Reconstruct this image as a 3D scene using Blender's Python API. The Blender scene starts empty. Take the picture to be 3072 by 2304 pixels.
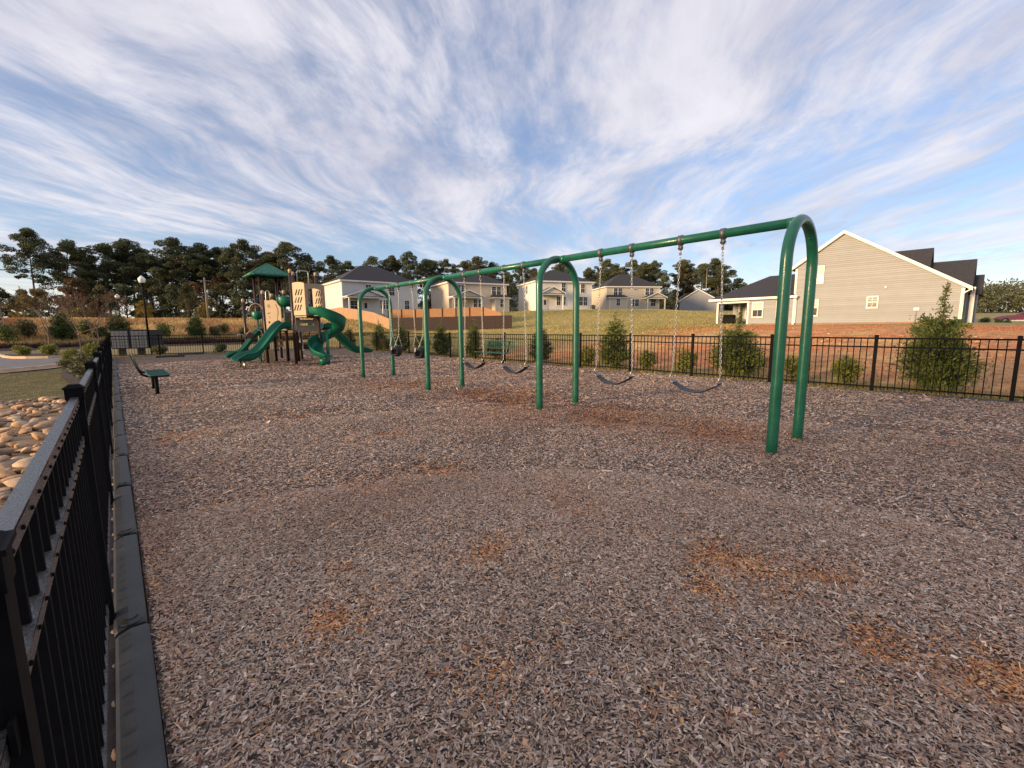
import bpy, bmesh, math, random
import numpy as np
from mathutils import Vector, Matrix
rnd = random.Random(7); rng = np.random.default_rng(7)
scene = bpy.context.scene
R = math.radians
# ------------------------------------------------------------------ camera
YAW, PITCH, ROLL, CAMH = 42.405, -7.568, -0.534, 1.44
ya, pi_, ro = R(YAW), R(PITCH), R(ROLL)
fw = Vector((math.sin(ya)*math.cos(pi_), math.cos(ya)*math.cos(pi_), math.sin(pi_)))
rv = Vector((math.cos(ya), -math.sin(ya), 0)); uv = rv.cross(fw)
R2 = rv*math.cos(ro)+uv*math.sin(ro); U2 = -rv*math.sin(ro)+uv*math.cos(ro)
cam = bpy.data.objects.new('camera', bpy.data.cameras.new('camera'))
cam.data.sensor_width = 36; cam.data.lens = 1300.35/3072*36
cam.data.clip_start = 0.05; cam.data.clip_end = 6000
cam.matrix_world = Matrix(((R2.x, U2.x, -fw.x, 0), (R2.y, U2.y, -fw.y, 0), (R2.z, U2.z, -fw.z, CAMH), (0, 0, 0, 1)))
scene.collection.objects.link(cam); scene.camera = cam
# ------------------------------------------------------------------ sky, sun, exposure
SUN_EL, SUN_DIR = 9.0, (-0.985, 0.17)
SUN_AZ = math.atan2(SUN_DIR[0], SUN_DIR[1])
scene.view_settings.view_transform = 'Standard'; scene.view_settings.look = 'None'
scene.view_settings.exposure = 1.22; scene.view_settings.gamma = 1.0
scene.view_settings.use_curve_mapping = False
scene.cycles.use_denoising = True
scene.cycles.max_bounces = 6; scene.cycles.diffuse_bounces = 3; scene.cycles.glossy_bounces = 2
scene.cycles.transparent_max_bounces = 6; scene.cycles.caustics_reflective = False; scene.cycles.caustics_refractive = False
sun = bpy.data.objects.new('sun', bpy.data.lights.new('sun', 'SUN'))
sun.data.energy = 2.9; sun.data.angle = R(12.0); sun.data.color = (1.0, 0.69, 0.38)
tosun = Vector((SUN_DIR[0]*math.cos(R(SUN_EL)), SUN_DIR[1]*math.cos(R(SUN_EL)), math.sin(R(SUN_EL))))
sun.rotation_euler = tosun.to_track_quat('Z', 'Y').to_euler()
sun.location = (-20, 0, 30); scene.collection.objects.link(sun)
world = bpy.data.worlds.new('World'); scene.world = world; world.use_nodes = True
def build_world():
    nt = world.node_tree; N = nt.nodes; L = nt.links; N.clear()
    def nd(t, **k):
        n = N.new(t)
        for a, b in k.items(): setattr(n, a, b)
        return n
    def mth(op, a, b=None, c=None):
        n = nd('ShaderNodeMath', operation=op)
        for i, s in enumerate((a, b, c)):
            if s is None: continue
            if isinstance(s, (int, float)): n.inputs[i].default_value = s
            else: L.new(s, n.inputs[i])
        return n.outputs[0]
    sky = nd('ShaderNodeTexSky', sky_type='NISHITA'); sky.sun_disc = False
    sky.sun_elevation = R(SUN_EL); sky.sun_rotation = SUN_AZ; sky.air_density = 1.0; sky.dust_density = 0.3; sky.ozone_density = 3.5
    skys = nd('ShaderNodeVectorMath', operation='SCALE'); skys.inputs['Scale'].default_value = 0.115
    tint = nd('ShaderNodeVectorMath', operation='MULTIPLY'); tint.inputs[1].default_value = (1.12, 0.93, 0.92)
    L.new(sky.outputs[0], tint.inputs[0]); L.new(tint.outputs[0], skys.inputs[0])
    tc = nd('ShaderNodeTexCoord'); sep = nd('ShaderNodeSeparateXYZ'); L.new(tc.outputs['Generated'], sep.inputs[0])
    z = mth('ADD', mth('MAXIMUM', sep.outputs[2], 0.0), 0.07)
    px = mth('DIVIDE', sep.outputs[0], z); py = mth('DIVIDE', sep.outputs[1], z)
    comb = nd('ShaderNodeCombineXYZ'); L.new(px, comb.inputs[0]); L.new(py, comb.inputs[1])
    rot = nd('ShaderNodeVectorRotate', rotation_type='Z_AXIS'); rot.inputs['Angle'].default_value = R(-40)
    # bring the streak azimuth (50 deg from +Y) onto local x
    L.new(comb.outputs[0], rot.inputs['Vector'])
    # gentle warp
    wn = nd('ShaderNodeTexNoise'); wn.inputs['Scale'].default_value = 0.55; wn.inputs['Detail'].default_value = 2
    L.new(rot.outputs[0], wn.inputs['Vector'])
    ws = nd('ShaderNodeVectorMath', operation='MULTIPLY_ADD'); ws.inputs[1].default_value = (1.2, 1.0, 0); 
    L.new(wn.outputs['Color'], ws.inputs[0]); L.new(rot.outputs[0], ws.inputs[2])
    def layer(sx, sy, scale, detail, rough, off, dist=0.0):
        m = nd('ShaderNodeMapping'); m.inputs['Scale'].default_value = (sx, sy, 1); m.inputs['Location'].default_value = off
        L.new(ws.outputs[0], m.inputs['Vector'])
        t = nd('ShaderNodeTexNoise'); t.inputs['Scale'].default_value = scale; t.inputs['Detail'].default_value = detail
        t.inputs['Roughness'].default_value = rough; t.inputs['Distortion'].default_value = dist
        L.new(m.outputs[0], t.inputs['Vector']); return t.outputs['Fac']
    def ramp(s, a, b):
        n = nd('ShaderNodeMapRange', interpolation_type='SMOOTHSTEP'); n.inputs[1].default_value = a; n.inputs[2].default_value = b
        L.new(s, n.inputs[0]); return n.outputs[0]
    big = layer(0.50, 0.80, 1.0, 4, 0.55, (3.1, 1.7, 0), 0.1)
    mid = layer(0.40, 1.1, 1.7, 7, 0.60, (7.3, -2.2, 0), 0.15)
    fine = layer(0.75, 1.7, 5.5, 7, 0.65, (1.3, 9.2, 0), 0.25)
    big_r = ramp(big, 0.28, 0.66); mid_r = ramp(mid, 0.28, 0.74); fine_r = ramp(fine, 0.30, 0.72)
    m = mth('ADD', mth('ADD', mth('MULTIPLY', big_r, 0.46), mth('MULTIPLY', mid_r, 0.52)), mth('MULTIPLY', mth('SUBTRACT', fine_r, 0.5), 0.34))
    # a thicker deck overhead and clear blue lanes lower down
    high = ramp(sep.outputs[2], 0.10, 0.45)
    m = mth('ADD', m, mth('MULTIPLY', mth('SUBTRACT', high, 0.45), 0.26))
    cov = ramp(m, 0.02, 0.90)
    cov = mth('MULTIPLY_ADD', cov, 0.73, 0.23)
    hor = ramp(sep.outputs[2], 0.0, 0.14)
    lowh = mth('MULTIPLY', mth('SUBTRACT', 1.0, ramp(sep.outputs[2], -0.02, 0.12)), 0.75)
    cov = mth('MAXIMUM', cov, lowh)
    # cloud brightness: lit cirrus, greyer where thick
    shade = ramp(mid, 0.30, 0.72)
    cl = nd('ShaderNodeMix', data_type='RGBA'); cl.inputs['A'].default_value = (0.230, 0.233, 0.285, 1); cl.inputs['B'].default_value = (0.395, 0.385, 0.412, 1)
    L.new(shade, cl.inputs['Factor'])
    warm = nd('ShaderNodeMix', data_type='RGBA'); warm.inputs['A'].default_value = (0.50, 0.47, 0.43, 1)
    L.new(hor, warm.inputs['Factor']); L.new(cl.outputs['Result'], warm.inputs['B'])
    mx = nd('ShaderNodeMix', data_type='RGBA'); L.new(cov, mx.inputs['Factor']); L.new(skys.outputs[0], mx.inputs['A']); L.new(warm.outputs['Result'], mx.inputs['B'])
    bg = nd('ShaderNodeBackground'); bg.inputs['Strength'].default_value = 1.0
    L.new(mx.outputs['Result'], bg.inputs['Color'])
    out = nd('ShaderNodeOutputWorld'); L.new(bg.outputs[0], out.inputs['Surface'])
build_world()
# ------------------------------------------------------------------ helpers
COL = scene.collection
class MB:
    def __init__(s): s.v = []; s.f = []
    def add(s, vs, fs):
        o = len(s.v); s.v += [tuple(p) for p in vs]; s.f += [tuple(i+o for i in f) for f in fs]; return s
    def box(s, c, sz, rot=None):
        hx, hy, hz = sz[0]/2, sz[1]/2, sz[2]/2
        P = [Vector((x, y, z)) for x in (-hx, hx) for y in (-hy, hy) for z in (-hz, hz)]
        if rot is not None: P = [rot @ p for p in P]
        c = Vector(c); P = [p+c for p in P]
        return s.add(P, [(0, 1, 3, 2), (4, 6, 7, 5), (0, 4, 5, 1), (2, 3, 7, 6), (0, 2, 6, 4), (1, 5, 7, 3)])
    def b2(s, a, b):
        return s.box([(a[i]+b[i])/2 for i in range(3)], [abs(b[i]-a[i]) for i in range(3)])
    def tube(s, pts, r, n=8, cap=True, close=False):
        pts = [Vector(p) for p in pts]; m = len(pts)
        rs = r if isinstance(r, (list, tuple)) else [r]*m
        rings = []; up = None
        for i in range(m):
            if close: d = pts[(i+1) % m]-pts[i-1]
            else: d = pts[min(i+1, m-1)]-pts[max(i-1, 0)]
            if d.length < 1e-9: d = Vector((0, 0, 1))
            d.normalize()
            if up is None:
                up = Vector((0, 0, 1)) if abs(d.z) < 0.9 else Vector((1, 0, 0))
            a = up-d*up.dot(d)
            if a.length < 1e-5: a = d.orthogonal()
            a.normalize(); up = a; b = d.cross(a)
            rings.append([pts[i]+(a*math.cos(2*math.pi*k/n)+b*math.sin(2*math.pi*k/n))*rs[i] for k in range(n)])
        vs = [p for q in rings for p in q]; fs = []
        for i in range(m if close else m-1):
            j = (i+1) % m
            for k in range(n): fs.append((i*n+k, i*n+(k+1) % n, j*n+(k+1) % n, j*n+k))
        if cap and not close:
            fs.append(tuple(range(n-1, -1, -1))); fs.append(tuple((m-1)*n+k for k in range(n)))
        return s.add(vs, fs)
    def lathe(s, prof, c=(0, 0, 0), n=16):
        vs = []; fs = []
        for (r, z) in prof:
            for k in range(n): vs.append((c[0]+r*math.cos(2*math.pi*k/n), c[1]+r*math.sin(2*math.pi*k/n), c[2]+z))
        for i in range(len(prof)-1):
            for k in range(n): fs.append((i*n+k, i*n+(k+1) % n, (i+1)*n+(k+1) % n, (i+1)*n+k))
        fs.append(tuple(range(n-1, -1, -1))); fs.append(tuple((len(prof)-1)*n+k for k in range(n)))
        return s.add(vs, fs)
    def prism(s, poly, fn, t0, t1):
        """poly: 2-D outline, fn(u, v, t) -> 3-D point"""
        n = len(poly); vs = [fn(u, v, t0) for u, v in poly]+[fn(u, v, t1) for u, v in poly]
        fs = [tuple(range(n-1, -1, -1)), tuple(range(n, 2*n))]
        for i in range(n): fs.append((i, (i+1) % n, n+(i+1) % n, n+i))
        return s.add(vs, fs)
    def mesh(s, name, smooth=False):
        me = bpy.data.meshes.new(name); me.from_pydata(s.v, [], s.f); me.update()
        bm = bmesh.new(); bm.from_mesh(me); bmesh.ops.recalc_face_normals(bm, faces=bm.faces); bm.to_mesh(me); bm.free()
        if smooth:
            me.polygons.foreach_set('use_smooth', [True]*len(me.polygons))
        return me
    def build(s, name, mat, parent=None, smooth=False, bevel=0, loc=None):
        return mobj(name, s.mesh(name, smooth), mat, parent, bevel, loc, smooth)
def mobj(name, me, mat, parent=None, bevel=0, loc=None, smooth=False):
    if mat is not None and len(me.materials) == 0: me.materials.append(mat)
    o = bpy.data.objects.new(name, me); COL.objects.link(o)
    if parent is not None: o.parent = parent
    if loc is not None: o.location = loc
    if bevel:
        b = o.modifiers.new('bevel', 'BEVEL'); b.width = bevel; b.segments = 2; b.limit_method = 'ANGLE'; b.angle_limit = R(40)
    if smooth == 'angle': pass
    return o
def smooth_angle(o, ang=40):
    me = o.data
    me.polygons.foreach_set('use_smooth', [True]*len(me.polygons))
    bm = bmesh.new(); bm.from_mesh(me)
    for e in bm.edges:
        if len(e.link_faces) == 2 and e.calc_face_angle(0) > R(ang): e.smooth = False
    bm.to_mesh(me); bm.free()
    return o
def np_mesh(name, v, f, col=None, smooth=False):
    me = bpy.data.meshes.new(name); v = np.asarray(v, np.float32); f = np.asarray(f, np.int32)
    n, k = f.shape
    me.vertices.add(len(v)); me.vertices.foreach_set('co', v.ravel())
    me.loops.add(n*k); me.loops.foreach_set('vertex_index', f.ravel())
    me.polygons.add(n); me.polygons.foreach_set('loop_start', np.arange(0, n*k, k, dtype=np.int32))
    me.polygons.foreach_set('loop_total', np.full(n, k, np.int32))
    if smooth: me.polygons.foreach_set('use_smooth', np.ones(n, bool))
    if col is not None:
        a = me.color_attributes.new('Col', 'FLOAT_COLOR', 'POINT')
        c = np.ones((len(v), 4), np.float32); c[:, :3] = col; a.data.foreach_set('color', c.ravel())
    me.update(calc_edges=True); me.validate(); return me
def empty(name, loc=(0, 0, 0), rz=0, label=None, cat=None, group=None):
    o = bpy.data.objects.new(name, None); COL.objects.link(o); o.location = loc; o.rotation_euler = (0, 0, rz); o.empty_display_size = 0.2
    if label: tag(o, label, cat, group)
    return o
def tag(o, label, cat, group=None):
    o['label'] = label; o['category'] = cat
    if group: o['group'] = group
    return o
def struct(o): o['kind'] = 'structure'; return o
def stuff(o): o['kind'] = 'stuff'; return o
def copy_tree(o, parent=None):
    c = o.copy(); COL.objects.link(c); c.parent = parent
    for ch in [x for x in o.children]: copy_tree(ch, c)
    return c
# ------------------------------------------------------------------ materials
MATS = {}
def mat(name, col, rough=0.6, metal=0.0, var=0.12, vscale=6.0, bump=0.0, bscale=40.0, spec=0.5, coat=0.0, col2=None, attr=False, stretch=None, trans=0.0):
    if name in MATS: return MATS[name]
    m = bpy.data.materials.new(name); m.use_nodes = True; nt = m.node_tree; N = nt.nodes; L = nt.links
    b = N['Principled BSDF']; b.inputs['Roughness'].default_value = rough; b.inputs['Metallic'].default_value = metal
    b.inputs['Specular IOR Level'].default_value = spec; b.inputs['Coat Weight'].default_value = coat
    tc = N.new('ShaderNodeTexCoord'); src = tc.outputs['Object']
    if stretch:
        mp = N.new('ShaderNodeMapping'); mp.inputs['Scale'].default_value = stretch; L.new(src, mp.inputs['Vector']); src = mp.outputs[0]
    no = N.new('ShaderNodeTexNoise'); no.inputs['Scale'].default_value = vscale; no.inputs['Detail'].default_value = 5; no.inputs['Roughness'].default_value = 0.6
    L.new(src, no.inputs['Vector'])
    mr = N.new('ShaderNodeMapRange'); mr.inputs[1].default_value = 0.3; mr.inputs[2].default_value = 0.7; L.new(no.outputs['Fac'], mr.inputs[0])
    mx = N.new('ShaderNodeMix'); mx.data_type = 'RGBA'
    c = Vector(col)
    if attr:
        at = N.new('ShaderNodeAttribute'); at.attribute_name = 'Col'
        lo = N.new('ShaderNodeMix'); lo.data_type = 'RGBA'; lo.blend_type = 'MULTIPLY'; lo.inputs['Factor'].default_value = 1.0
        mr.inputs[3].default_value = 1-var; mr.inputs[4].default_value = 1+var
        L.new(at.outputs['Color'], lo.inputs['A']); L.new(mr.outputs[0], lo.inputs['B'])
        L.new(lo.outputs['Result'], b.inputs['Base Color'])
    else:
        a = col2 if col2 else tuple(x*(1-var) for x in c)
        d = col if col2 else tuple(min(x*(1+var), 1) for x in c)
        mx.inputs['A'].default_value = (*a, 1); mx.inputs['B'].default_value = (*d, 1)
        L.new(mr.outputs[0], mx.inputs['Factor']); L.new(mx.outputs['Result'], b.inputs['Base Color'])
    if bump:
        bn = N.new('ShaderNodeTexNoise'); bn.inputs['Scale'].default_value = bscale; bn.inputs['Detail'].default_value = 4; L.new(src, bn.inputs['Vector'])
        bp = N.new('ShaderNodeBump'); bp.inputs['Strength'].default_value = bump; bp.inputs['Distance'].default_value = 0.01
        L.new(bn.outputs['Fac'], bp.inputs['Height']); L.new(bp.outputs[0], b.inputs['Normal'])
    rr = N.new('ShaderNodeMapRange'); rr.inputs[3].default_value = max(rough-0.08, 0.02); rr.inputs[4].default_value = min(rough+0.1, 1); L.new(no.outputs['Fac'], rr.inputs[0]); L.new(rr.outputs[0], b.inputs['Roughness'])
    if trans:
        tr = N.new('ShaderNodeBsdfTranslucent'); ms = N.new('ShaderNodeMixShader'); ms.inputs[0].default_value = trans
        srcc = b.inputs['Base Color'].links[0].from_socket; L.new(srcc, tr.inputs['Color'])
        L.new(b.outputs[0], ms.inputs[1]); L.new(tr.outputs[0], ms.inputs[2]); L.new(ms.outputs[0], N['Material Output'].inputs['Surface'])
    MATS[name] = m; return m
M_black = mat('black_powder_coat', (0.006, 0.006, 0.007), 0.62, var=0.25, vscale=30, bump=0.1, bscale=260, spec=0.09)
M_rail = mat('dusty_black_rail', (0.055, 0.055, 0.057), 0.26, var=0.6, vscale=140, bump=0.25, bscale=300, spec=0.65)
M_green = mat('green_powder_coat', (0.009, 0.118, 0.068), 0.30, var=0.22, vscale=9, spec=0.5, coat=0.15)
M_greenp = mat('green_plastic', (0.006, 0.135, 0.078), 0.36, var=0.14, vscale=3, spec=0.45)
M_brown = mat('brown_metal', (0.045, 0.020, 0.016), 0.4, var=0.15, vscale=4)
M_tan = mat('tan_plastic', (0.46, 0.34, 0.21), 0.55, var=0.08, vscale=4)
M_taupe_shade = mat('taupe_and_shaded_tan_plastic', (0.33, 0.26, 0.18), 0.55, var=0.08, vscale=4)
M_galv = mat('galvanized_steel', (0.50, 0.49, 0.46), 0.38, metal=0.85, var=0.2, vscale=60)
M_clamp = mat('grey_cast_metal', (0.16, 0.16, 0.16), 0.45, metal=0.6, var=0.3, vscale=30)
M_rubber = mat('black_rubber', (0.018, 0.018, 0.021), 0.48, var=0.3, vscale=14, bump=0.1, bscale=120)
M_greyplastic = mat('grey_plastic', (0.22, 0.22, 0.23), 0.5)
M_timber = mat('dark_grey_plastic_timber', (0.040, 0.042, 0.045), 0.52, var=0.36, vscale=5, bump=0.12, bscale=160)
M_white = mat('white_trim', (0.72, 0.70, 0.66), 0.5, var=0.05, vscale=2)
M_roof = mat('charcoal_shingle', (0.032, 0.032, 0.038), 0.85, var=0.35, vscale=5, bump=0.5, bscale=9, stretch=(1, 1, 4))
M_glass = mat('window_glass', (0.03, 0.035, 0.045), 0.10, var=0.4, vscale=0.8, spec=0.22)
M_blind = mat('window_blind', (0.42, 0.42, 0.38), 0.5, var=0.12, vscale=3)
M_asph = mat('asphalt', (0.155, 0.152, 0.155), 0.85, var=0.25, vscale=2.2, bump=0.4, bscale=60)
M_kerb = mat('concrete_kerb', (0.52, 0.37, 0.25), 0.8, var=0.2, vscale=3, bump=0.2, bscale=40)
M_conc = mat('concrete', (0.40, 0.37, 0.33), 0.85, var=0.2, vscale=3, bump=0.2, bscale=40)
M_bark = mat('pine_bark', (0.085, 0.060, 0.045), 0.9, var=0.35, vscale=6, bump=0.6, bscale=14)
M_twig = mat('grey_twig', (0.16, 0.115, 0.085), 0.85, var=0.3, vscale=8)
M_bedmulch = mat('dark_bed_mulch', (0.048, 0.030, 0.024), 0.95, var=0.4, vscale=5, bump=0.8, bscale=22)
M_stone = mat('tan_riprap', (0.62, 0.38, 0.20), 0.85, col2=(0.36, 0.20, 0.105), vscale=3.0, bump=0.5, bscale=14)
M_stone2 = mat('pale_riprap', (0.68, 0.50, 0.32), 0.85, col2=(0.42, 0.28, 0.17), vscale=4.0, bump=0.5, bscale=14)
M_stone3 = mat('grey_riprap', (0.40, 0.29, 0.20), 0.85, col2=(0.24, 0.165, 0.12), vscale=4.0, bump=0.5, bscale=14)
M_chip = mat('wood_chip', (1, 1, 1), 0.85, var=0.28, vscale=70, attr=True)
M_pine = mat('pine_needles', (0.115, 0.130, 0.055), 0.75, col2=(0.045, 0.058, 0.027), vscale=0.35, trans=0.15)
M_pine2 = mat('pine_needles_olive', (0.13, 0.115, 0.042), 0.75, col2=(0.045, 0.050, 0.020), vscale=0.4, trans=0.15)
M_hard = mat('oak_leaves_olive', (0.10, 0.095, 0.030), 0.75, col2=(0.032, 0.038, 0.014), vscale=0.4, trans=0.15)
M_hard2 = mat('autumn_leaves_rust', (0.17, 0.095, 0.035), 0.75, col2=(0.055, 0.040, 0.018), vscale=0.4, trans=0.15)
M_arb = mat('cedar_foliage', (0.22, 0.25, 0.055), 0.65, col2=(0.045, 0.075, 0.018), vscale=2.2, trans=0.2)
M_arb2 = mat('dark_cedar_foliage', (0.11, 0.15, 0.035), 0.65, col2=(0.028, 0.050, 0.014), vscale=2.2, trans=0.2)
M_bush = mat('yellow_green_leaves', (0.34, 0.34, 0.06), 0.6, col2=(0.09, 0.11, 0.02), vscale=5, trans=0.25)
M_olive = mat('grey_green_leaves', (0.17, 0.16, 0.06), 0.7, col2=(0.07, 0.075, 0.03), vscale=4, trans=0.2)
M_yel = mat('yellow_autumn_leaves', (0.32, 0.22, 0.03), 0.65, col2=(0.12, 0.10, 0.02), vscale=1.2, trans=0.2)
M_red = mat('russet_leaves', (0.20, 0.085, 0.04), 0.7, col2=(0.10, 0.045, 0.025), vscale=3, trans=0.2)
M_tawny = mat('tawny_leaves', (0.20, 0.135, 0.04), 0.7, col2=(0.09, 0.065, 0.022), vscale=3, trans=0.2)
# ------------------------------------------------------------------ terrain
CP = []
def cp(x, y, z): CP.append((x, y, z))
for x in (-60, -30, -15, -4, 3, 8, 12.5):
    for y in (-60, -25, -8, 2, 12, 22, 32, 44, 52): cp(x, y, 0)
for x in (-60, -30, -12, -3, 5, 12, 20):
    cp(x, 55, 0.25); cp(x, 60, 1.2); cp(x, 65, 2.2); cp(x, 69, 2.6); cp(x, 74, 2.55); cp(x, 90, 2.3); cp(x, 115, 2.2); cp(x, 160, 2.2)
for x, y, z in ((15, -25, .1), (15, -8, .1), (15, 2, .1), (15, 12, .12), (15, 22, .15), (16, 32, .25), (18, 42, .4), (20, 50, .6), (28, -8, .55), (28, 4, .7), (28, 14, .75), (28, 26, .75), (27, 38, .7), (25, 48, .8), (36, -6, 1.0), (36, 5, 1.05), (36, 15, 1.02), (37.4, 27.3, 1.1), (42, 0, 1.32), (42, 10, 1.34), (43, 20, 1.36), (47, -8, 1.2), (47, 1.5, 1.4), (47, 12, 1.4), (47, 20, 1.44), (60, -8, .95), (60, 1, 1.02), (60, 6, 1.35), (60, 18, 1.7), (70, -3, .95), (79, -3, 1.1), (75, -8, 1.0), (75, 8, 1.6), (80, -25, 1.2), (75, 22, 2.3),
                 (39.5, 43, 1.1), (30.2, 59.9, 0.95), (34, 52, 1.0), (29.5, 63.6, 2.0), (27.3, 70.6, 2.9), (26.7, 73.2, 3.0), (45.3, 51.9, 1.75), (43.9, 54.7, 2.6), (38, 61.4, 2.5), (35, 68, 3.0), (28.5, 72.4, 3.7), (42, 72, 3.9), (50, 66, 4.15), (57, 64, 4.2), (52, 56, 3.2), (50, 46, 2.2), (58, 42.6, 3.1), (60, 57, 4.35), (71, 54, 4.6), (68, 50, 4.4), (71, 38, 3.4), (80, 45, 4.6), (84, 60, 4.9), (95, 53, 4.9), (88, 40, 4.2), (95, 30, 3.6), (110, 20, 3.3), (120, 50, 5.2), (118, 65, 5.4), (130, 60, 5.4), (60, 80, 4.4), (90, 80, 5.3), (50, 100, 4.2), (80, 105, 5.3), (110, 95, 5.5), (40, 90, 3.4), (35, 110, 2.8), (150, 20, 3.8), (175, 5, 4.3), (150, -20, 3.0), (130, -40, 2.0), (60, -60, .5), (170, 60, 6), (150, 110, 6), (100, 150, 5), (40, 160, 3)):
    cp(x, y, z)
_C = np.array(CP); _X = _C[:, :2]
def _phi(r): return r
_D = np.sqrt(((_X[:, None]-_X[None])**2).sum(-1))
_n = len(_X); _A = np.zeros((_n+1, _n+1)); _A[:_n, :_n] = _phi(_D)+np.eye(_n)*0.02; _A[:_n, _n] = 1; _A[_n, :_n] = 1
_W = np.linalg.solve(_A, np.r_[_C[:, 2], 0])
def hz_np(P):
    P = np.asarray(P, float); out = np.zeros(len(P))
    for i in range(0, len(P), 4000):
        q = P[i:i+4000]; d = np.sqrt(((q[:, None]-_X[None])**2).sum(-1)); out[i:i+4000] = _phi(d)@_W[:_n]+_W[_n]
    # playground, car park and lawns by the fence are level
    x, y = P[:, 0], P[:, 1]
    def sst(a, b, t): u = np.clip((t-a)/(b-a), 0, 1); return u*u*(3-2*u)
    k = sst(12.2, 15.5, x); k = np.maximum(k, sst(45, 54, y))
    far = np.hypot(x-40, y-30); f = sst(170, 330, far)
    out = out*(1-f)+3.0*f
    return out*k-0.012*(1-k)
def hz(x, y): return float(hz_np([(x, y)])[0])
def axis(lo, hi, dense_lo, dense_hi, step):
    a = list(np.arange(dense_lo, dense_hi+1e-6, step)); s = step; x = dense_hi
    while x < hi: s *= 1.35; x += s; a.append(x)
    s = step; x = dense_lo
    while x > lo: s *= 1.35; x -= s; a.insert(0, x)
    return np.array(a)
ax = axis(-2500, 2500, -14, 100, 0.9); ay = axis(-2500, 2500, -14, 92, 0.9)
GX, GY = np.meshgrid(ax, ay, indexing='ij'); gp = np.c_[GX.ravel(), GY.ravel()]
gz = hz_np(gp)
def vnoise(P, s, seed):
    """cheap smooth value noise"""
    r = np.random.default_rng(seed); T = r.random((64, 64)); q = P/s; i = np.floor(q).astype(int); f = q-i; f = f*f*(3-2*f)
    g = lambda a, b: T[(i[:, 0]+a) % 64, (i[:, 1]+b) % 64]
    return (g(0, 0)*(1-f[:, 0])+g(1, 0)*f[:, 0])*(1-f[:, 1])+(g(0, 1)*(1-f[:, 0])+g(1, 1)*f[:, 0])*f[:, 1]
nz = vnoise(gp, 7, 1)*0.6+vnoise(gp, 2.3, 2)*0.4
outside = (gp[:, 0] > 14) | (gp[:, 1] > 52)
gz = gz+np.where(outside, (nz-0.5)*0.22, 0)*np.clip(1-np.hypot(gp[:, 0]-30, gp[:, 1]-30)/250, 0, 1)
def S(a, b, t): u = np.clip((t-a)/(b-a), 0, 1); return u*u*(3-2*u)
def ground_colour(P):
    x, y = P[:, 0], P[:, 1]
    w1 = vnoise(P, 9, 11); w2 = vnoise(P, 3.1, 12); w3 = vnoise(P, 1.3, 13)
    c = np.zeros((len(P), 3))
    lawn = np.array([0.265, 0.235, 0.082]); lawn2 = np.array([0.41, 0.325, 0.125])
    t = np.clip(0.25+0.9*(w1-0.3)+0.5*(w2-0.5), 0, 1)[:, None]
    c[:] = lawn*(1-t)+lawn2*t
    def over(k, col): 
        k = np.clip(k, 0, 1)[:, None]; c[:] = c*(1-k)+np.array(col)*k
    # near-left turf by the car park
    over((x < -0.1)*(y < 40)*1.0, (0.185, 0.165, 0.085))
    # pale dormant lawn behind the back fence
    over(S(30.8, 31.6, y)*S(54, 52, y)*(x < 14)*0.9, (0.26, 0.205, 0.10))
    over((x < -0.5)*S(26, 28, y)*S(54, 52, y)*0.9, (0.165, 0.150, 0.085))
    # straw bank
    over(S(53, 57, y)*S(92, 80, y)*S(31, 24, x), (0.58, 0.42, 0.19))
    over(S(54, 58, y)*S(75, 70, y)*S(26, 20, x)*np.clip((w2-0.5)*2.6, 0, 0.6), (0.30, 0.15, 0.075))
    over(S(57, 60, y)*S(75, 70, y)*S(-5, -8, x)*np.clip((w1-0.3)*3, 0, 0.85), (0.30, 0.12, 0.06))
    # dark planting bed at its toe
    over(S(49.5, 50.5, y+w2*1.5)*S(57.0, 55.0, y+w2*1.5)*S(24, 20, x), (0.050, 0.030, 0.024))
    # disturbed clay beyond the right fence
    e = S(12.2, 13.5, x)*S(44, 38, x)*S(27, 19, y+0.25*(x-14)+w1*6)
    over(e*0.95, (0.50, 0.25, 0.11))
    over(e*np.clip((w2-0.35)*2.4+(w1-0.45)*2.2, 0, 1)*S(13.5, 16, x), (0.55, 0.19, 0.085))
    over(e*np.clip((w3-0.5)*2+(w1-0.5)*2.5, 0, 0.8), (0.56, 0.41, 0.17))
    over(S(40, 42, x)*S(48, 46, x)*S(26, 22, y)*(y > -12)*0.7, (0.30, 0.25, 0.10))
    over(S(34, 36, x)*S(43, 41, x)*S(24, 20, y)*(y > -12)*np.clip(0.4+(w2-0.4)*2, 0, 1), (0.50, 0.175, 0.075))
    # weedy strip right along the fence
    over(S(12.0, 12.3, x)*S(15.5, 13.6, x)*(y < 52)*np.clip(0.35+(w3-0.4)*2, 0, 0.9), (0.22, 0.185, 0.075))
    over(S(11.9, 12.2, x)*S(31, 24, x)*S(18, 26, y)*S(54, 50, y)*np.clip(0.5+(w2-0.5), 0, 1), (0.33, 0.26, 0.115))
    # woods floor
    over(S(84, 94, y-x*0.0)*S(60, 40, x)+S(150, 165, x), (0.06, 0.055, 0.028))
    return c
gc = ground_colour(gp)
gz = gz-np.where((gp[:, 0] > .5) & (gp[:, 0] < 11.3) & (gp[:, 1] > -7.2) & (gp[:, 1] < 30.6), .25, 0)
na, nb = GX.shape
ii, jj = np.meshgrid(np.arange(na-1), np.arange(nb-1), indexing='ij'); ii = ii.ravel(); jj = jj.ravel()
gf = np.c_[ii*nb+jj, (ii+1)*nb+jj, (ii+1)*nb+jj+1, ii*nb+jj+1]
def ground_mat():
    m = mat('ground_cover', (1, 1, 1), 0.95, var=0.45, vscale=2.2, bump=0.9, bscale=7.0, attr=True, spec=0.2); return m
ground = struct(mobj('ground', np_mesh('ground', np.c_[gp, gz-0.02], gf, gc, True), ground_mat()))
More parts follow.
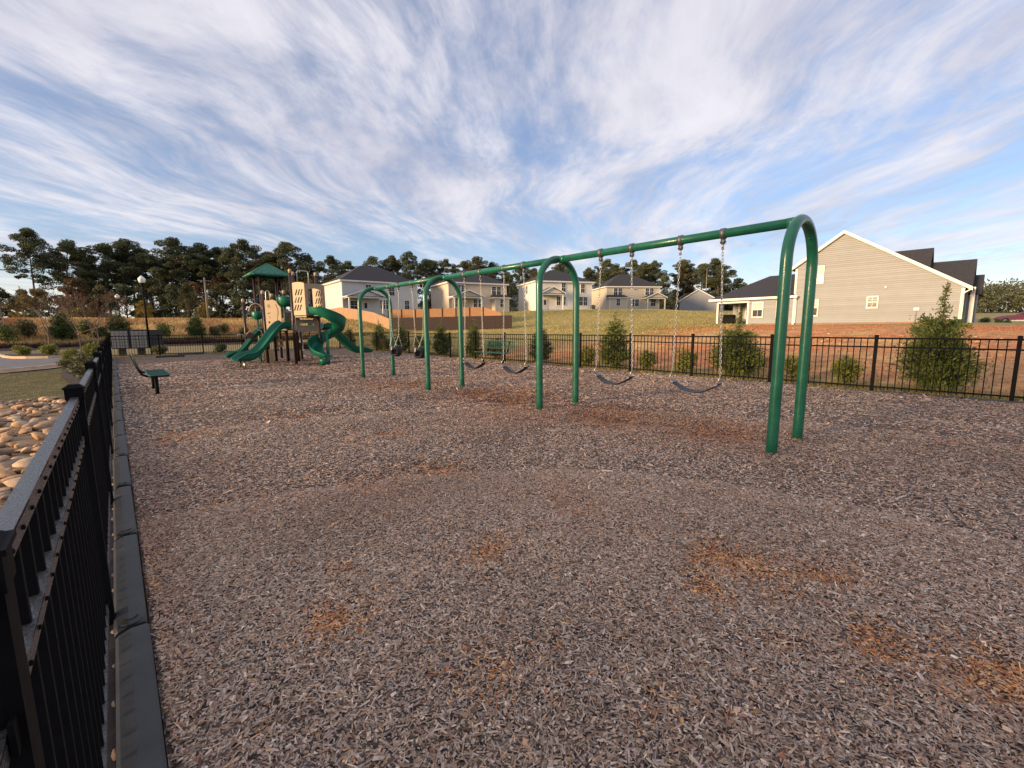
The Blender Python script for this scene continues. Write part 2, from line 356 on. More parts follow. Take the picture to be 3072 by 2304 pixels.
# ------------------------------------------------------------------ playground surface
SW_X, SW_Y0, SW_S = 5.70, 1.497, 3.534
swing_y = [3.895, 2.605, 7.445, 6.165, 10.95, 9.695]
PATCH = [  # x, y, radius across, radius along, strength of the fresh orange chips
    (0.72, 2.07, 0.16, 0.14, 1), (2.31, 3.8, 0.22, 0.36, 0.8), (1.72, 2.04, 0.18, 0.18, 0.8), (2.69, 0.89, 0.22, 0.25, 1), (2.89, 0.54, 0.17, 0.13, 1), (2.57, 2.15, 0.1, 0.15, 0.6), (0.97, 1.27, 0.11, 0.14, 0.8),
    (2.43, 0.19, 0.19, 0.1, 1), (2.54, -0.08, 0.19, 0.19, 1), (0.57, 4.19, 0.16, 0.12, 0.6), (1.6, 3.88, 0.18, 0.25, 0.6), (0.56, 7.19, 0.35, 0.26, 0.7), (2.16, 7.52, 0.54, 0.35, 0.8), (2.46, 5.57, 0.45, 0.28, 0.8),
    (0.92, 2.57, 0.07, 0.11, 0.6), (2.03, 5.43, 0.12, 0.12, 0.7), (1.18, 1.21, 0.12, 0.05, 0.5), (2.09, 0.48, 0.06, 0.07, 0.5), (2.31, 0.95, 0.1, 0.13, 0.9), (5.13, 9.6, 1.04, 0.74, 0.8), (1.59, 1.26, 0.12, 0.04, 0.3),
    (5.76, 2.61, 0.69, 1.06, 0.6), (5.64, 3.79, 0.6, 0.8, 0.7), (5.74, 6.51, 0.9, 1.5, 0.7), (4.76, 4.34, 0.35, 0.34, 0.5), (5.51, 7.62, 0.41, 0.72, 0.5), (4.74, 22.03, 1.34, 4.71, 0.35), (0.93, 10.63, 0.48, 0.58, 0.5),
    (0.03, 3.33, 0.06, 0.45, 0.5), (0.03, 2.3, 0.05, 0.22, 0.5), (4.54, 0.97, 0.12, 0.11, 0.4), (1.41, 0.73, 0.11, 0.06, 0.5), (1.52, 0.52, 0.1, 0.05, 0.4)]
def fresh(P):
    k = np.zeros(len(P)); w = vnoise(P, 0.16, 31); w2 = vnoise(P, 0.05, 32)
    for x, y, a, b, s in PATCH:
        d = (((P[:, 0]-x)/max(a, .06))**2+((P[:, 1]-y)/max(b, .06))**2)/1.7
        k = np.maximum(k, s*np.exp(-d*0.9))
    return np.clip(k*(0.05+1.7*np.clip(w-.18, 0, 1)+0.4*w2), 0, 1)
DIPS = [(SW_X, y, 0.55, 0.75, 0.07) for y in swing_y[:4]]+[(SW_X, y, .45, .5, .03) for y in swing_y[4:]]+[(3.4, 18.1, .5, .5, .05), (6.1, 17.5, .5, .5, .05)]
WORN = [(5.7, 2.6, .9, 1.0, .8), (5.65, 3.9, .9, .9, 1), (5.7, 6.2, 1.1, 1.0, 1), (5.6, 7.5, 1.0, .9, .9), (4.9, 5.0, 1.3, 1.2, .5), (5.6, 10.3, 1.4, 1.4, .45), (5.0, 15.5, 3.0, 2.5, .35), (9.0, 9, 2, 4, .25), (1.5, 3.6, .7, .6, .35), (2.6, 2.2, .6, .6, .3), (.1, 3.4, .12, 1.2, .5)]
def worn(P):
    k = np.zeros(len(P)); w = vnoise(P, .7, 35)*.6+vnoise(P, .22, 36)*.4
    for x, y, a, b, s in WORN: k = np.maximum(k, s*np.exp(-((P[:, 0]-x)/a)**2-((P[:, 1]-y)/b)**2))
    return np.clip(k*(.35+1.1*w), 0, 1)
def mulch_z(P):
    z = (vnoise(P, 0.9, 41)-0.5)*0.045+(vnoise(P, 0.25, 42)-0.5)*0.02+(vnoise(P, 2.6, 43)-0.5)*0.08
    z -= .03*fresh(P)
    for x, y, a, b, h in DIPS: z -= h*np.exp(-((P[:, 0]-x)/a)**2-((P[:, 1]-y)/b)**2)
    z = z+0.012
    e = np.minimum(np.minimum(P[:, 0], 11.78-P[:, 0]), 31.1-P[:, 1]); k = np.clip(1-(e-.5)/.6, 0, 1)
    return z*(1-k)+np.maximum(z*.5, .004)*k
PX0, PX1, PY0, PY1 = 0.0, 11.78, -8.0, 31.1
mxs = np.concatenate([np.arange(PX0, 4.4, 0.06), np.arange(4.4, PX1, 0.16), [PX1]]); mys = np.concatenate([np.arange(PY0, -1, 0.5), np.arange(-1, 6, 0.06), np.arange(6, 12, .14), np.arange(12, PY1, 0.3), [PY1]])
A, B = np.meshgrid(mxs, mys, indexing='ij'); mp_ = np.c_[A.ravel(), B.ravel()]
def mulch_base(P):
    w = vnoise(P, 1.7, 51); w2 = vnoise(P, .5, 52); w3 = vnoise(P, 4.5, 53)
    t = np.clip(0.15+0.55*w+0.35*(w2-0.5)+0.5*(w3-.5), 0, 1)[:, None]
    c = np.array([0.33, 0.265, 0.226])*(1-t)+np.array([0.37, 0.25, 0.195])*t
    k = (fresh(P)**1.5)[:, None]*0.45
    c = c*(1-k)+np.array([0.27, 0.115, 0.05])*k; k = worn(P)[:, None]*.85
    return (c*(1-k)+np.array([.27, .125, .07])*k)*.72
c_ = mulch_base(mp_)
a_, b_ = A.shape
ii, jj = np.meshgrid(np.arange(a_-1), np.arange(b_-1), indexing='ij'); ii = ii.ravel(); jj = jj.ravel()
mf = np.c_[ii*b_+jj, (ii+1)*b_+jj, (ii+1)*b_+jj+1, ii*b_+jj+1]
def mulch_mat():
    m = bpy.data.materials.new('bark_mulch'); m.use_nodes = True; nt = m.node_tree; N = nt.nodes; L = nt.links; b = N['Principled BSDF']
    b.inputs['Roughness'].default_value = 0.9; b.inputs['Specular IOR Level'].default_value = 0.25
    at = N.new('ShaderNodeAttribute'); at.attribute_name = 'Col'; tc = N.new('ShaderNodeTexCoord')
    # chips: stretched cells at several headings, switched by a coarser cell pattern
    cell = N.new('ShaderNodeTexVoronoi'); cell.inputs['Scale'].default_value = 13; L.new(tc.outputs['Object'], cell.inputs['Vector'])
    sepc = N.new('ShaderNodeSeparateColor'); L.new(cell.outputs['Color'], sepc.inputs[0])
    ang = N.new('ShaderNodeMath'); ang.operation = 'MULTIPLY'; ang.inputs[1].default_value = 6.283; L.new(sepc.outputs[0], ang.inputs[0])
    rot = N.new('ShaderNodeVectorRotate'); rot.rotation_type = 'Z_AXIS'; L.new(tc.outputs['Object'], rot.inputs['Vector']); L.new(ang.outputs[0], rot.inputs['Angle'])
    mp = N.new('ShaderNodeMapping'); mp.inputs['Scale'].default_value = (26, 74, 40); L.new(rot.outputs[0], mp.inputs['Vector'])
    vo = N.new('ShaderNodeTexVoronoi'); vo.inputs['Scale'].default_value = 1; L.new(mp.outputs[0], vo.inputs['Vector'])
    sc = N.new('ShaderNodeSeparateColor'); L.new(vo.outputs['Color'], sc.inputs[0])
    mr = N.new('ShaderNodeMapRange'); mr.inputs[3].default_value = 0.30; mr.inputs[4].default_value = 2.0; L.new(sc.outputs[0], mr.inputs[0])
    pw = N.new('ShaderNodeMath'); pw.operation = 'POWER'; pw.inputs[1].default_value = 1.3; L.new(mr.outputs[0], pw.inputs[0])
    gap = N.new('ShaderNodeMapRange'); gap.inputs[1].default_value = 0.25; gap.inputs[2].default_value = 0.75; gap.inputs[3].default_value = 1.0; gap.inputs[4].default_value = 0.35; L.new(vo.outputs['Distance'], gap.inputs[0])
    mu = N.new('ShaderNodeMath'); mu.operation = 'MULTIPLY'; L.new(pw.outputs[0], mu.inputs[0]); L.new(gap.outputs[0], mu.inputs[1])
    mx = N.new('ShaderNodeMix'); mx.data_type = 'RGBA'; mx.blend_type = 'MULTIPLY'; mx.inputs['Factor'].default_value = 1
    L.new(at.outputs['Color'], mx.inputs['A']); L.new(mu.outputs[0], mx.inputs['B']); L.new(mx.outputs['Result'], b.inputs['Base Color'])
    bp = N.new('ShaderNodeBump'); bp.inputs['Strength'].default_value = 0.9; bp.inputs['Distance'].default_value = 0.02
    L.new(mu.outputs[0], bp.inputs['Height']); L.new(bp.outputs[0], b.inputs['Normal'])
    return m
M_mulch = mulch_mat()
mulch = struct(mobj('mulch_ground', np_mesh('mulch_ground', np.c_[mp_, mulch_z(mp_)], mf, c_, True), M_mulch))
def chips(n, rlo, rhi, size, seed):
    g = np.random.default_rng(seed)
    r = np.sqrt(g.random(n*3)*(rhi**2-rlo**2)+rlo**2); az = R(-16)+g.random(n*3)*R(124)
    P = np.c_[r*np.sin(az), r*np.cos(az)]
    P = P[(P[:, 0] > 0.012) & (P[:, 0] < PX1-.05) & (P[:, 1] > -3)][:n]; n = len(P)
    Lh = size*0.0155*np.exp(g.normal(0, .50, n)); Wd = size*0.0052*np.exp(g.normal(0, .38, n)); T = size*(0.0022+0.005*g.random(n)); Lh = np.minimum(Lh, size*.055)
    big = g.random(n) < 0.02; Lh[big] *= 1.3; Wd[big] *= 1.9
    th = g.random(n)*2*np.pi; tilt = g.normal(0, 0.26, n); roll = g.normal(0, 0.3, n)
    sh = g.random(n)*0.6
    z0 = mulch_z(P)+g.random(n)*0.010*size+0.001
    # six-point ridge flake: four corners and a two-point ridge
    loc = np.array([[-1, -1, -.3], [1, -.6, -.3], [.85, 1, -.3], [-.9, .7, -.3], [-.55, -.1, 1], [.6, .15, 1]], float)
    V = np.zeros((n, 6, 3))
    jit = 1+g.normal(0, .18, (n, 6, 2))
    x = loc[None, :, 0]*Lh[:, None]*jit[:, :, 0]; y = loc[None, :, 1]*Wd[:, None]*jit[:, :, 1]; z = loc[None, :, 2]*T[:, None]
    z = z+x*np.tan(tilt)[:, None]+y*np.tan(roll)[:, None]
    ct, st = np.cos(th)[:, None], np.sin(th)[:, None]
    V[:, :, 0] = P[:, 0, None]+x*ct-y*st; V[:, :, 1] = P[:, 1, None]+x*st+y*ct; V[:, :, 2] = z0[:, None]+np.maximum(z, -0.004)
    pal = np.array([[.37, .300, .255], [.45, .385, .34], [.60, .53, .47], [.33, .215, .155], [.52, .37, .26], [.12, .088, .07], [.40, .33, .31]])
    pr = np.array([.26, .21, .08, .19, .06, .08, .12])
    c = pal[g.choice(len(pal), n, p=pr)]
    wv = vnoise(P, 1.1, 71)[:, None]
    c = c*(0.86+0.28*wv)
    k = fresh(P)
    isf = g.random(n) < np.maximum(k**1.4*0.75, 0.012)
    pf = np.array([[.54, .27, .115], [.42, .18, .085], [.72, .47, .24], [.28, .11, .06], [.62, .35, .15]])
    c[isf] = pf[g.choice(5, isf.sum(), p=[.3, .25, .15, .15, .15])]
    wk = (worn(P)*(.5+.5*g.random(n)))[:, None]; c = c*(1-wk)+np.array([.33, .155, .085])*(.6+.8*g.random((n, 1)))*wk
    rdz = (g.random(n) < np.clip((vnoise(P, 2.3, 81)-0.45)*1.3, 0, .35)); c[rdz] = c[rdz]*0.55+np.array([.26, .13, .095])*0.45
    c = c*(0.62+0.76*g.random((n, 1)))*np.array([1.17, 1.055, .93])
    F = np.array([[0, 1, 5, 4], [2, 3, 4, 5]]); F3 = np.array([[1, 2, 5, 5], [3, 0, 4, 4]])
    return V.reshape(-1, 3), n, np.repeat(c, 6, 0)
vs, cs, n0 = [], [], 0
for a in ((175000, 0.7, 4.2, .58, 101), (105000, 4.0, 7.5, .78, 102), (70000, 7.2, 13, 1.1, 103), (30000, 12.5, 24, 1.8, 104)):
    v, n, c = chips(*a); vs.append(v); cs.append(c); n0 += n
v = np.concatenate(vs); c = np.concatenate(cs); base = (np.arange(n0)*6)[:, None]
tri = np.concatenate([base+np.array([[0, 1, 5]]), base+np.array([[0, 5, 4]]), base+np.array([[2, 3, 4]]), base+np.array([[2, 4, 5]]), base+np.array([[1, 2, 5]]), base+np.array([[3, 0, 4]])])
stuff(tag(mobj('wood_chips', np_mesh('wood_chips', v, tri, c), M_chip), 'loose grey and orange wood chips strewn over the playground', 'wood chips'))
# ------------------------------------------------------------------ metal picket fences
FH, PS = 1.194, 1.958
def me_box(name, sx, sy, sz, bev=0): return MB().box((0, 0, sz/2), (sx, sy, sz)).mesh(name)
me_picket = me_box('picket', 0.016, 0.016, 1.062)
me_post = MB().box((0, 0, FH/2-.02), (.058, .058, FH-.04)).mesh('post')
cap = MB().box((0, 0, -.030), (.064, .064, .05)).box((0, 0, -.003), (.074, .074, .008)); cap.add([(-.032, -.032, .001), (.032, -.032, .001), (.032, .032, .001), (-.032, .032, .001), (-.018, -.018, .014), (.018, -.018, .014), (.018, .018, .014), (-.018, .018, .014)], [(0, 1, 5, 4), (1, 2, 6, 5), (2, 3, 7, 6), (3, 0, 4, 7), (4, 5, 6, 7)])
me_cap = cap.mesh('post_cap')
me_foot = MB().box((0, 0, .012), (.11, .11, .02)).mesh('post_foot')
for m_ in (me_picket, me_post, me_cap, me_foot): m_.materials.append(M_black)
me_screw = MB().lathe([(.0045, 0), (.0045, .003), (.002, .0045)], n=8).mesh('screw'); me_screw.materials.append(M_black)
def metal_fence(name, p0, p1, label, npick=17, screws=0, skip_last=False, side=1):
    """posts every PS from p0 towards p1 (2-D); pickets, rails, caps are parts"""
    d = Vector((p1[0]-p0[0], p1[1]-p0[1])); Ln = d.length; d.normalize(); n = max(1, round(Ln/PS)); st = Ln/n
    rz = math.atan2(d.y, d.x)
    root = empty(name, (p0[0], p0[1], 0), rz, label, 'fence')
    for i in range(n+1-(1 if skip_last else 0)):
        o = mobj('post', me_post, M_black, root, 0, (i*st, 0, 0)); mobj('post_cap', me_cap, M_black, o, 0, (0, 0, FH-.012))
    for i in range(n):
        a, b = i*st+.029, (i+1)*st-.029
        near = i < screws
        for z, h in ((1.105, .034), (.925, .030), (.085, .030)):
            rl = MB()
            if near and z > .5:  # channel rail with its lip
                rl.box(((a+b)/2, 0, z+h-.003), (b-a, .028, .006)).box(((a+b)/2, .0125, z+h/2-.002), (b-a, .003, h-.002)).box(((a+b)/2, -.0125, z+h/2-.002), (b-a, .003, h-.002))
            else: rl.box(((a+b)/2, 0, z+h/2), (b-a, .028, h))
            ro_ = rl.build('rail', M_rail if near else M_black, root)
            if near and z > .5:
                for k in range(npick):
                    x = a+(b-a)*(k+1)/(npick+1)
                    so = mobj('screw', me_screw, M_black, ro_, 0, (x, -.0142*side, z+.014)); so.rotation_euler = (R(90*side), 0, 0)
        for k in range(npick):
            x = a+(b-a)*(k+1)/(npick+1)
            mobj('picket', me_picket, M_black, root, 0, (x, 0, .045))
        if near:
            for x in (a+.006, b-.006):
                for z in (1.112, .935, .10): MB().box((x, -.019*side, z+.012), (.03, .006, .045)).build('bracket', M_black, root)
    return root
LFX = -0.155
metal_fence('metal_fence', (LFX, .745-PS), (LFX, .745+15*PS+.9), 'black metal picket fence beside the tan rocks, its grey topped rail running to the lamp', screws=4, side=1)
metal_fence('metal_fence', (11.86, 31.15), (11.86, -6.3), 'long black metal picket fence in front of the evergreen shrubs and red clay', npick=16, screws=0)
metal_fence('metal_fence', (LFX, 31.15), (11.86, 31.15), 'black metal picket fence behind the playset, in front of the mailboxes and straw bank', npick=16, skip_last=True)
# ------------------------------------------------------------------ plastic border timbers
def timber_mesh():
    Lb = 1.235; m = MB()
    prof = [(-.062, -.10), (-.062, .030), (-.050, .042), (-.006, .058), (.052, .055), (.061, .046), (.062, -.10)]
    ys = [0, .012, .03, Lb-.03, Lb-.012, Lb]; ins = [.012, .004, 0, 0, .004, .012]
    vs = []
    for y, k in zip(ys, ins):
        for u, w in prof: vs.append((u*(1-k*4), y, w-k if w > 0 else w))
    n = len(prof); fs = []
    for i in range(len(ys)-1):
        for j in range(n-1): fs.append((i*n+j, i*n+j+1, (i+1)*n+j+1, (i+1)*n+j))
    fs.append(tuple(range(n))); fs.append(tuple(range((len(ys)-1)*n+n-1, (len(ys)-1)*n-1, -1)))
    m.add(vs, fs); return m.mesh('body')
me_tim = timber_mesh()
m = MB(); arc = [(.040*math.cos(t), .10-.045*math.sin(t), .0) for t in np.linspace(R(200), R(340), 9)]
m.tube([(x, .045-(y-.10), .054-.0015) for x, y, z in arc], .0065, 6); me_loop = m.mesh('locking_ridge', True)
m = MB(); m.tube([(x*.72, .072-(y-.10)*.8, .0545) for x, y, z in arc], .007, 6); me_loop2 = m.mesh('spike_recess', True)
M_dark = mat('dark_recess', (.008, .008, .009), .8)
def timber(x, y, rz, label, group, z=0, tilt=0):
    t = empty('border_timber', (x, y, z), rz, label, 'border timber', group); t.rotation_euler = (tilt, 0, rz)
    mobj('body', me_tim, M_timber, t); mobj('locking_ridge', me_loop, M_timber, t); mobj('spike_recess', me_loop2, M_dark, t)
    return t
yy = 0.12
for i in range(24):
    timber(-.066+rnd.uniform(-.004, .004), yy, R(rnd.uniform(-.35, .35)), 'grey plastic border timber laid end to end between the mulch and the rock side fence', 'border timbers along the rock side fence', rnd.uniform(-.008, .004), R(rnd.uniform(-.3, .3))); yy += 1.262
yy = 30.4
for i in range(28):
    if 0: pass
    timber(11.73+rnd.uniform(-.01, .01), yy-1.235, R(rnd.uniform(-.5, .5)), 'grey plastic border timber at the foot of the shrub side fence', 'border timbers along the shrub side fence', rnd.uniform(-.05, -.015)); yy -= 1.26
xx = 1.9
for i in range(8):
    timber(xx, 30.98, R(-90), 'low dark border timber at the foot of the fence behind the playset', 'border timbers along the back fence', rnd.uniform(-.05, -.02)); xx += 1.26
for x, y, rz in ((1.5, 28.6, -78), (2.55, 30.3, -84)):
    t = timber(x, y, R(rz), 'loose border timber lying askew on the mulch near the mailbox side corner', 'loose border timbers', .06)
# ------------------------------------------------------------------ swing set
def arch_mesh():
    w, rr, top = .4735, .057, 2.563
    pts = [(-w, 0, -.25), (-w, 0, 0.2), (-w, 0, 1.0), (-w, 0, top-w-.25)]
    k = .25
    for t in np.linspace(180, 0, 25):
        pts.append((w*math.cos(R(t)), 0, top-w+w*math.sin(R(t))))
    pts += [(w, 0, top-w-.25), (w, 0, 1.0), (w, 0, .2), (w, 0, -.25)]
    return MB().tube(pts, rr, 20).mesh('arch', True)
sw = empty('swing_set', (SW_X, SW_Y0, 0), 0, 'green steel swing set with four arches and one long top bar', 'swing set')
me_arch = arch_mesh()
for i in range(4):
    a = mobj('arch', me_arch, M_green, sw, 0, (0, i*SW_S, 0))
    a.rotation_euler = (R(rnd.uniform(-.4, .4)), 0, R(rnd.uniform(-.6, .6)))
    if i < 3: MB().tube([(0, .05, 2.555), (0, SW_S-.05, 2.555)], .055, 20).build('top_bar', M_green, sw, True, loc=(0, i*SW_S, 0))
    mb = MB()
    for s in (-1, 1):
        if (i == 0 and s < 0) or (i == 3 and s > 0): continue
        mb.tube([(0, s*.05, 2.555), (0, s*.14, 2.555)], .0585, 20)
    mb.build('bar_sleeve', M_green, sw, True, loc=(0, i*SW_S, 0))
    for s in (-1, 1):
        MB().lathe([(.010, 0), (.010, .006), (.004, .009)], n=8).build('bolt', M_clamp, a, loc=(s*.25, 0, 2.395))
me_washer = MB().lathe([(.085, -.02), (.085, .015), (.06, .022)], n=20).mesh('footing'); me_washer.materials.append(M_conc)
for i, s in ((0, -1), (1, 1)):
    o = mobj('footing', me_washer, M_conc, sw, 0, (s*.4735-.02, i*SW_S, -.004))
def clamp(y):
    o = MB().tube([(0, -.028, 0), (0, .028, 0)], .066, 20).build('hanger_clamp', M_clamp, sw, True, loc=(0, y-SW_Y0, 2.555))
    m = MB().b2((-.016, -.024, -.125), (.016, .024, -.055)).tube([(0, -.035, -.10), (0, .035, -.10)], .011, 8); m.build('pivot', M_clamp, o, True)
    m = MB().tube([(.02*math.cos(t), 0, -.148+.030*math.sin(t)) for t in np.linspace(0, 2*math.pi, 14, endpoint=False)], .0065, 6, close=True).b2((-.014, -.012, -.19), (.014, .012, -.165)); m.build('swivel', M_galv, o, True)
    return 2.555-.19
def link_pts(n=10, L=.048, w=.011):
    return [(w*math.cos(t), (L/2-w)*np.sign(math.sin(t)) + w*math.sin(t)) for t in np.linspace(0.01, 2*math.pi+.01, n, endpoint=False)]
LK = link_pts()
def chain_mesh(p0, p1, name='chain', r=.0038, tw=0.0):
    p0, p1 = Vector(p0), Vector(p1); d = p1-p0; Ln = d.length; d.normalize(); n = max(2, round(Ln/.038)); st = Ln/n
    a = d.orthogonal().normalized(); b = d.cross(a); m = MB()
    for i in range(n):
        c = p0+d*(st*(i+.5)); ang = (i % 2)*R(90)+tw*i; e = a*math.cos(ang)+b*math.sin(ang)
        m.tube([c+e*x+d*y for x, y in LK], r, 5, close=True)
    return m
def belt_swing(yc, label, tw=0, droop=.145, zlow=.545, rot=0):
    root = empty('belt_swing', (SW_X, yc, 0), rot, label, 'swing', 'belt swings on the green swing set')
    hw = .275; sw_ = .33
    for s in (-1, 1):
        z1 = clamp(yc+s*hw)
        ze = zlow+droop+.05
        ch = chain_mesh((0, s*hw, z1), (0, s*(sw_-.002), ze+.055), tw=tw*s).build('chain', M_galv, root, True)
        # triangular end ring
        MB().tube([(0, s*sw_, ze+.055), (.068, s*sw_, ze-.03), (-.068, s*sw_, ze-.03)], .0055, 6, close=True).build('end_ring', M_galv, root, True)
    # curved rubber strap
    vs = []; n = 19; T = .012
    for i in range(n):
        t = -1+2*i/(n-1); y = t*sw_; z = zlow+droop*abs(t)**1.9; w = .070+.012*math.cos(t*math.pi)*.6
        k = .010*(1-abs(t))
        for u, dz in ((-w, k), (-w*.5, 0), (0, -.002), (w*.5, 0), (w, k), (w, k-T), (0, -.002-T), (-w, k-T)): vs.append((u, y, z+dz))
    fs = []
    for i in range(n-1):
        for j in range(8): fs.append((i*8+j, i*8+(j+1) % 8, (i+1)*8+(j+1) % 8, (i+1)*8+j))
    fs.append(tuple(range(8))); fs.append(tuple(range((n-1)*8+7, (n-1)*8-1, -1)))
    seat = MB().add(vs, fs).build('seat', M_rubber, root, True)
    for s in (-1, 1):
        MB().box((0, s*(sw_-.03), zlow+droop*.84), (.13, .05, .02), Matrix.Rotation(R(38*s), 3, 'X')).build('seat_end_plate', M_greyplastic, seat, bevel=.004)
    return root
belt_swing(swing_y[1], 'sagging black belt swing closest to the white footed end arch of the swing set', .02, rot=0)
belt_swing(swing_y[0], 'sagging black belt swing in the end bay, hung one place in from the end arch', .03, zlow=.535)
belt_swing(swing_y[3], 'sagging black belt swing in the middle bay, on the side away from the bucket swings', .05, zlow=.54)
belt_swing(swing_y[2], 'sagging black belt swing in the middle bay, next to the bucket swings', .04, zlow=.55)
def bucket_swing(yc, label):
    root = empty('bucket_swing', (SW_X, yc, 0), R(8), label, 'swing', 'toddler bucket swings'); root.rotation_euler = (0, 0, 0)
    hw = .275; zt = .93
    for s in (-1, 1):
        z1 = clamp(yc+s*hw); zj = 1.24; yj = s*.185
        chain_mesh((0, s*hw, z1), (0, yj, zj), tw=.12).build('chain', M_galv, root, True)
        for t in (-1, 1):
            chain_mesh((0, yj, zj), (t*.11, s*.135, zt-.01), r=.0032).build('bridle_chain', M_galv, root, True)
    # moulded bucket with two leg openings
    vs = []; fs = []; prof = [(.150, zt), (.162, zt-.02), (.158, zt-.08), (.150, zt-.15), (.132, zt-.215), (.09, zt-.255), (.0, zt-.262)]
    n = 28
    for i, (r, z) in enumerate(prof):
        for k in range(n):
            a = 2*math.pi*k/n; vs.append((r*math.cos(a), r*1.08*math.sin(a), z))
    for i in range(len(prof)-1):
        for k in range(n):
            a = (2*math.pi*(k+.5)/n-math.pi) % (2*math.pi)
            # leg holes on the -x side, left and right of the centre strap
            if i in (2, 3) and (R(14) < a < R(66) or R(294) < a < R(346)): continue
            fs.append((i*n+k, i*n+(k+1) % n, (i+1)*n+(k+1) % n, (i+1)*n+k))
    me = bpy.data.meshes.new('bucket'); me.from_pydata(vs, [], fs); me.update(); me.polygons.foreach_set('use_smooth', [True]*len(me.polygons))
    b = mobj('bucket', me, M_rubber, root); so = b.modifiers.new('shell', 'SOLIDIFY'); so.thickness = .016; so.offset = -1
    MB().tube([(.155*math.cos(t), .168*math.sin(t), zt) for t in np.linspace(0, 2*math.pi, 28, endpoint=False)], .014, 8, close=True).build('rim', M_rubber, root, True)
    # grey front badge plate
    pl = [(-.045, 0), (.045, 0), (.042, -.075), (.02, -.098), (-.02, -.098), (-.042, -.075)]
    MB().prism(pl, lambda u, v, t: (-(.168+t)+.4*abs(u)**2*8, u-.06, zt+v), 0, .01).build('front_plate', M_greyplastic, b)
    return root
bucket_swing(swing_y[5], 'black bucket swing hanging nearer the bench under the green swing set')
bucket_swing(swing_y[4], 'black bucket swing hanging nearer the playset slides')
# ------------------------------------------------------------------ benches
M_mesh_green = mat('green_coated_mesh', (0.016, 0.078, 0.053), 0.4, var=.2, vscale=20)
M_seatgrey = mat('worn_green_mesh', (0.06, 0.085, 0.075), 0.5, var=.2, vscale=20)
def bench(loc, rz, label):
    """sits along local y, faces +x"""
    root = empty('bench', loc, rz, label, 'bench', 'perforated steel playground benches')
    Lh = .90
    for y in (-.60, .60):
        MB().tube([(.0, y, -.15), (.0, y, .40)], .036, 12).build('leg', M_black, root, True)
        pts = [(.24, y, .405), (-.02, y, .405), (-.16, y, .42), (-.235, y, .47), (-.275, y, .56), (-.36, y, .86)]
        MB().tube(pts, .022, 8).build('support_arm', M_black, root, True)
    def slat_panel(name, mt, fn, w, nu=9, nv=44):
        # expanded-metal sheet: frame tube + crossing strands
        m = MB(); rim = [fn(u, v) for u, v in [(-1, -1), (-.9, -1)]]
        corner = []
        rc = .07
        for cx, cy, a0 in ((1, 1, 0), (-1, 1, 90), (-1, -1, 180), (1, -1, 270)):
            for t in np.linspace(a0, a0+90, 5):
                corner.append((cx*(w/2-rc)+rc*math.cos(R(t)), cy*(Lh-rc)+rc*math.sin(R(t))))
        m.tube([fn(a, b) for a, b in corner], .014, 8, close=True)
        o = m.build(name, mt, root, True)
        m = MB(); k = 34
        for i in range(1, k):
            v = -Lh+2*Lh*i/k; m.tube([fn(-w/2+.005, v), fn(w/2-.005, v)], .0055, 4)
        for i in range(1, 7):
            u = -w/2+w*i/7; m.tube([fn(u, -Lh+.01), fn(u, 0), fn(u, Lh-.01)], .0055, 4)
        m.build('mesh_strands', mt, o)
        return o
    slat_panel('seat', M_mesh_green, lambda u, v: Vector((.06+u, v, .452-.012*math.cos(u*6))), .38)
    slat_panel('backrest', M_mesh_green, lambda u, v: Vector((-.315-u*.30, v, .735+u*.95)), .30)
    return root
bench((.62, 13.1, 0), 0, 'green steel bench with black legs beside the rock side fence')
bench((10.87, 13.0, 0), R(180), 'green steel bench against the shrub side fence behind the swings')
# ------------------------------------------------------------------ play structure (local x = right, y = away)
PSO = empty('play_structure', (5.42, 18.96, 0), R(-16), 'green, brown and tan playset with slides, lattice panels and a pitched roof', 'playset')
def plate(name, outline, holes, fn, thick, mt, parent=PSO):
    """flat panel with real openings; fn(u, v) -> point on the front face"""
    bm = bmesh.new(); edges = []
    for loop in [outline]+holes:
        vs = [bm.verts.new(fn(u, v)) for u, v in loop]
        for i in range(len(vs)): edges.append(bm.edges.new((vs[i], vs[(i+1) % len(vs)])))
    bmesh.ops.triangle_fill(bm, edges=edges, use_beauty=True, use_dissolve=False)
    bmesh.ops.recalc_face_normals(bm, faces=bm.faces)
    me = bpy.data.meshes.new(name); bm.to_mesh(me); bm.free()
    o = mobj(name, me, mt, parent); s = o.modifiers.new('thickness', 'SOLIDIFY'); s.thickness = thick; s.offset = 0
    return o
def slot(cu, cv, L, w, ang):
    c, s = math.cos(R(ang)), math.sin(R(ang)); pts = []
    for t in list(np.linspace(-90, 90, 5)): pts.append((L/2-w/2+w/2*math.cos(R(t)), w/2*math.sin(R(t))))
    for t in list(np.linspace(90, 270, 5)): pts.append((-L/2+w/2+w/2*math.cos(R(t)), w/2*math.sin(R(t))))
    return [(cu+x*c-y*s, cv+x*s+y*c) for x, y in pts]
def ell(cu, cv, a, b, n=14): return [(cu+a*math.cos(2*math.pi*k/n), cv+b*math.sin(2*math.pi*k/n)) for k in range(n)]
def ps_post(x, y, h, capped=True, r=.056):
    o = MB().tube([(x, y, -.2), (x, y, h)], r, 14).build('post', M_brown, PSO, True)
    if capped: MB().lathe([(r+.006, h-.13), (r+.006, h-.01), (r*.7, h+.03)], (x, y, 0), 14).build('post_cap', M_tan, o, True)
    return o
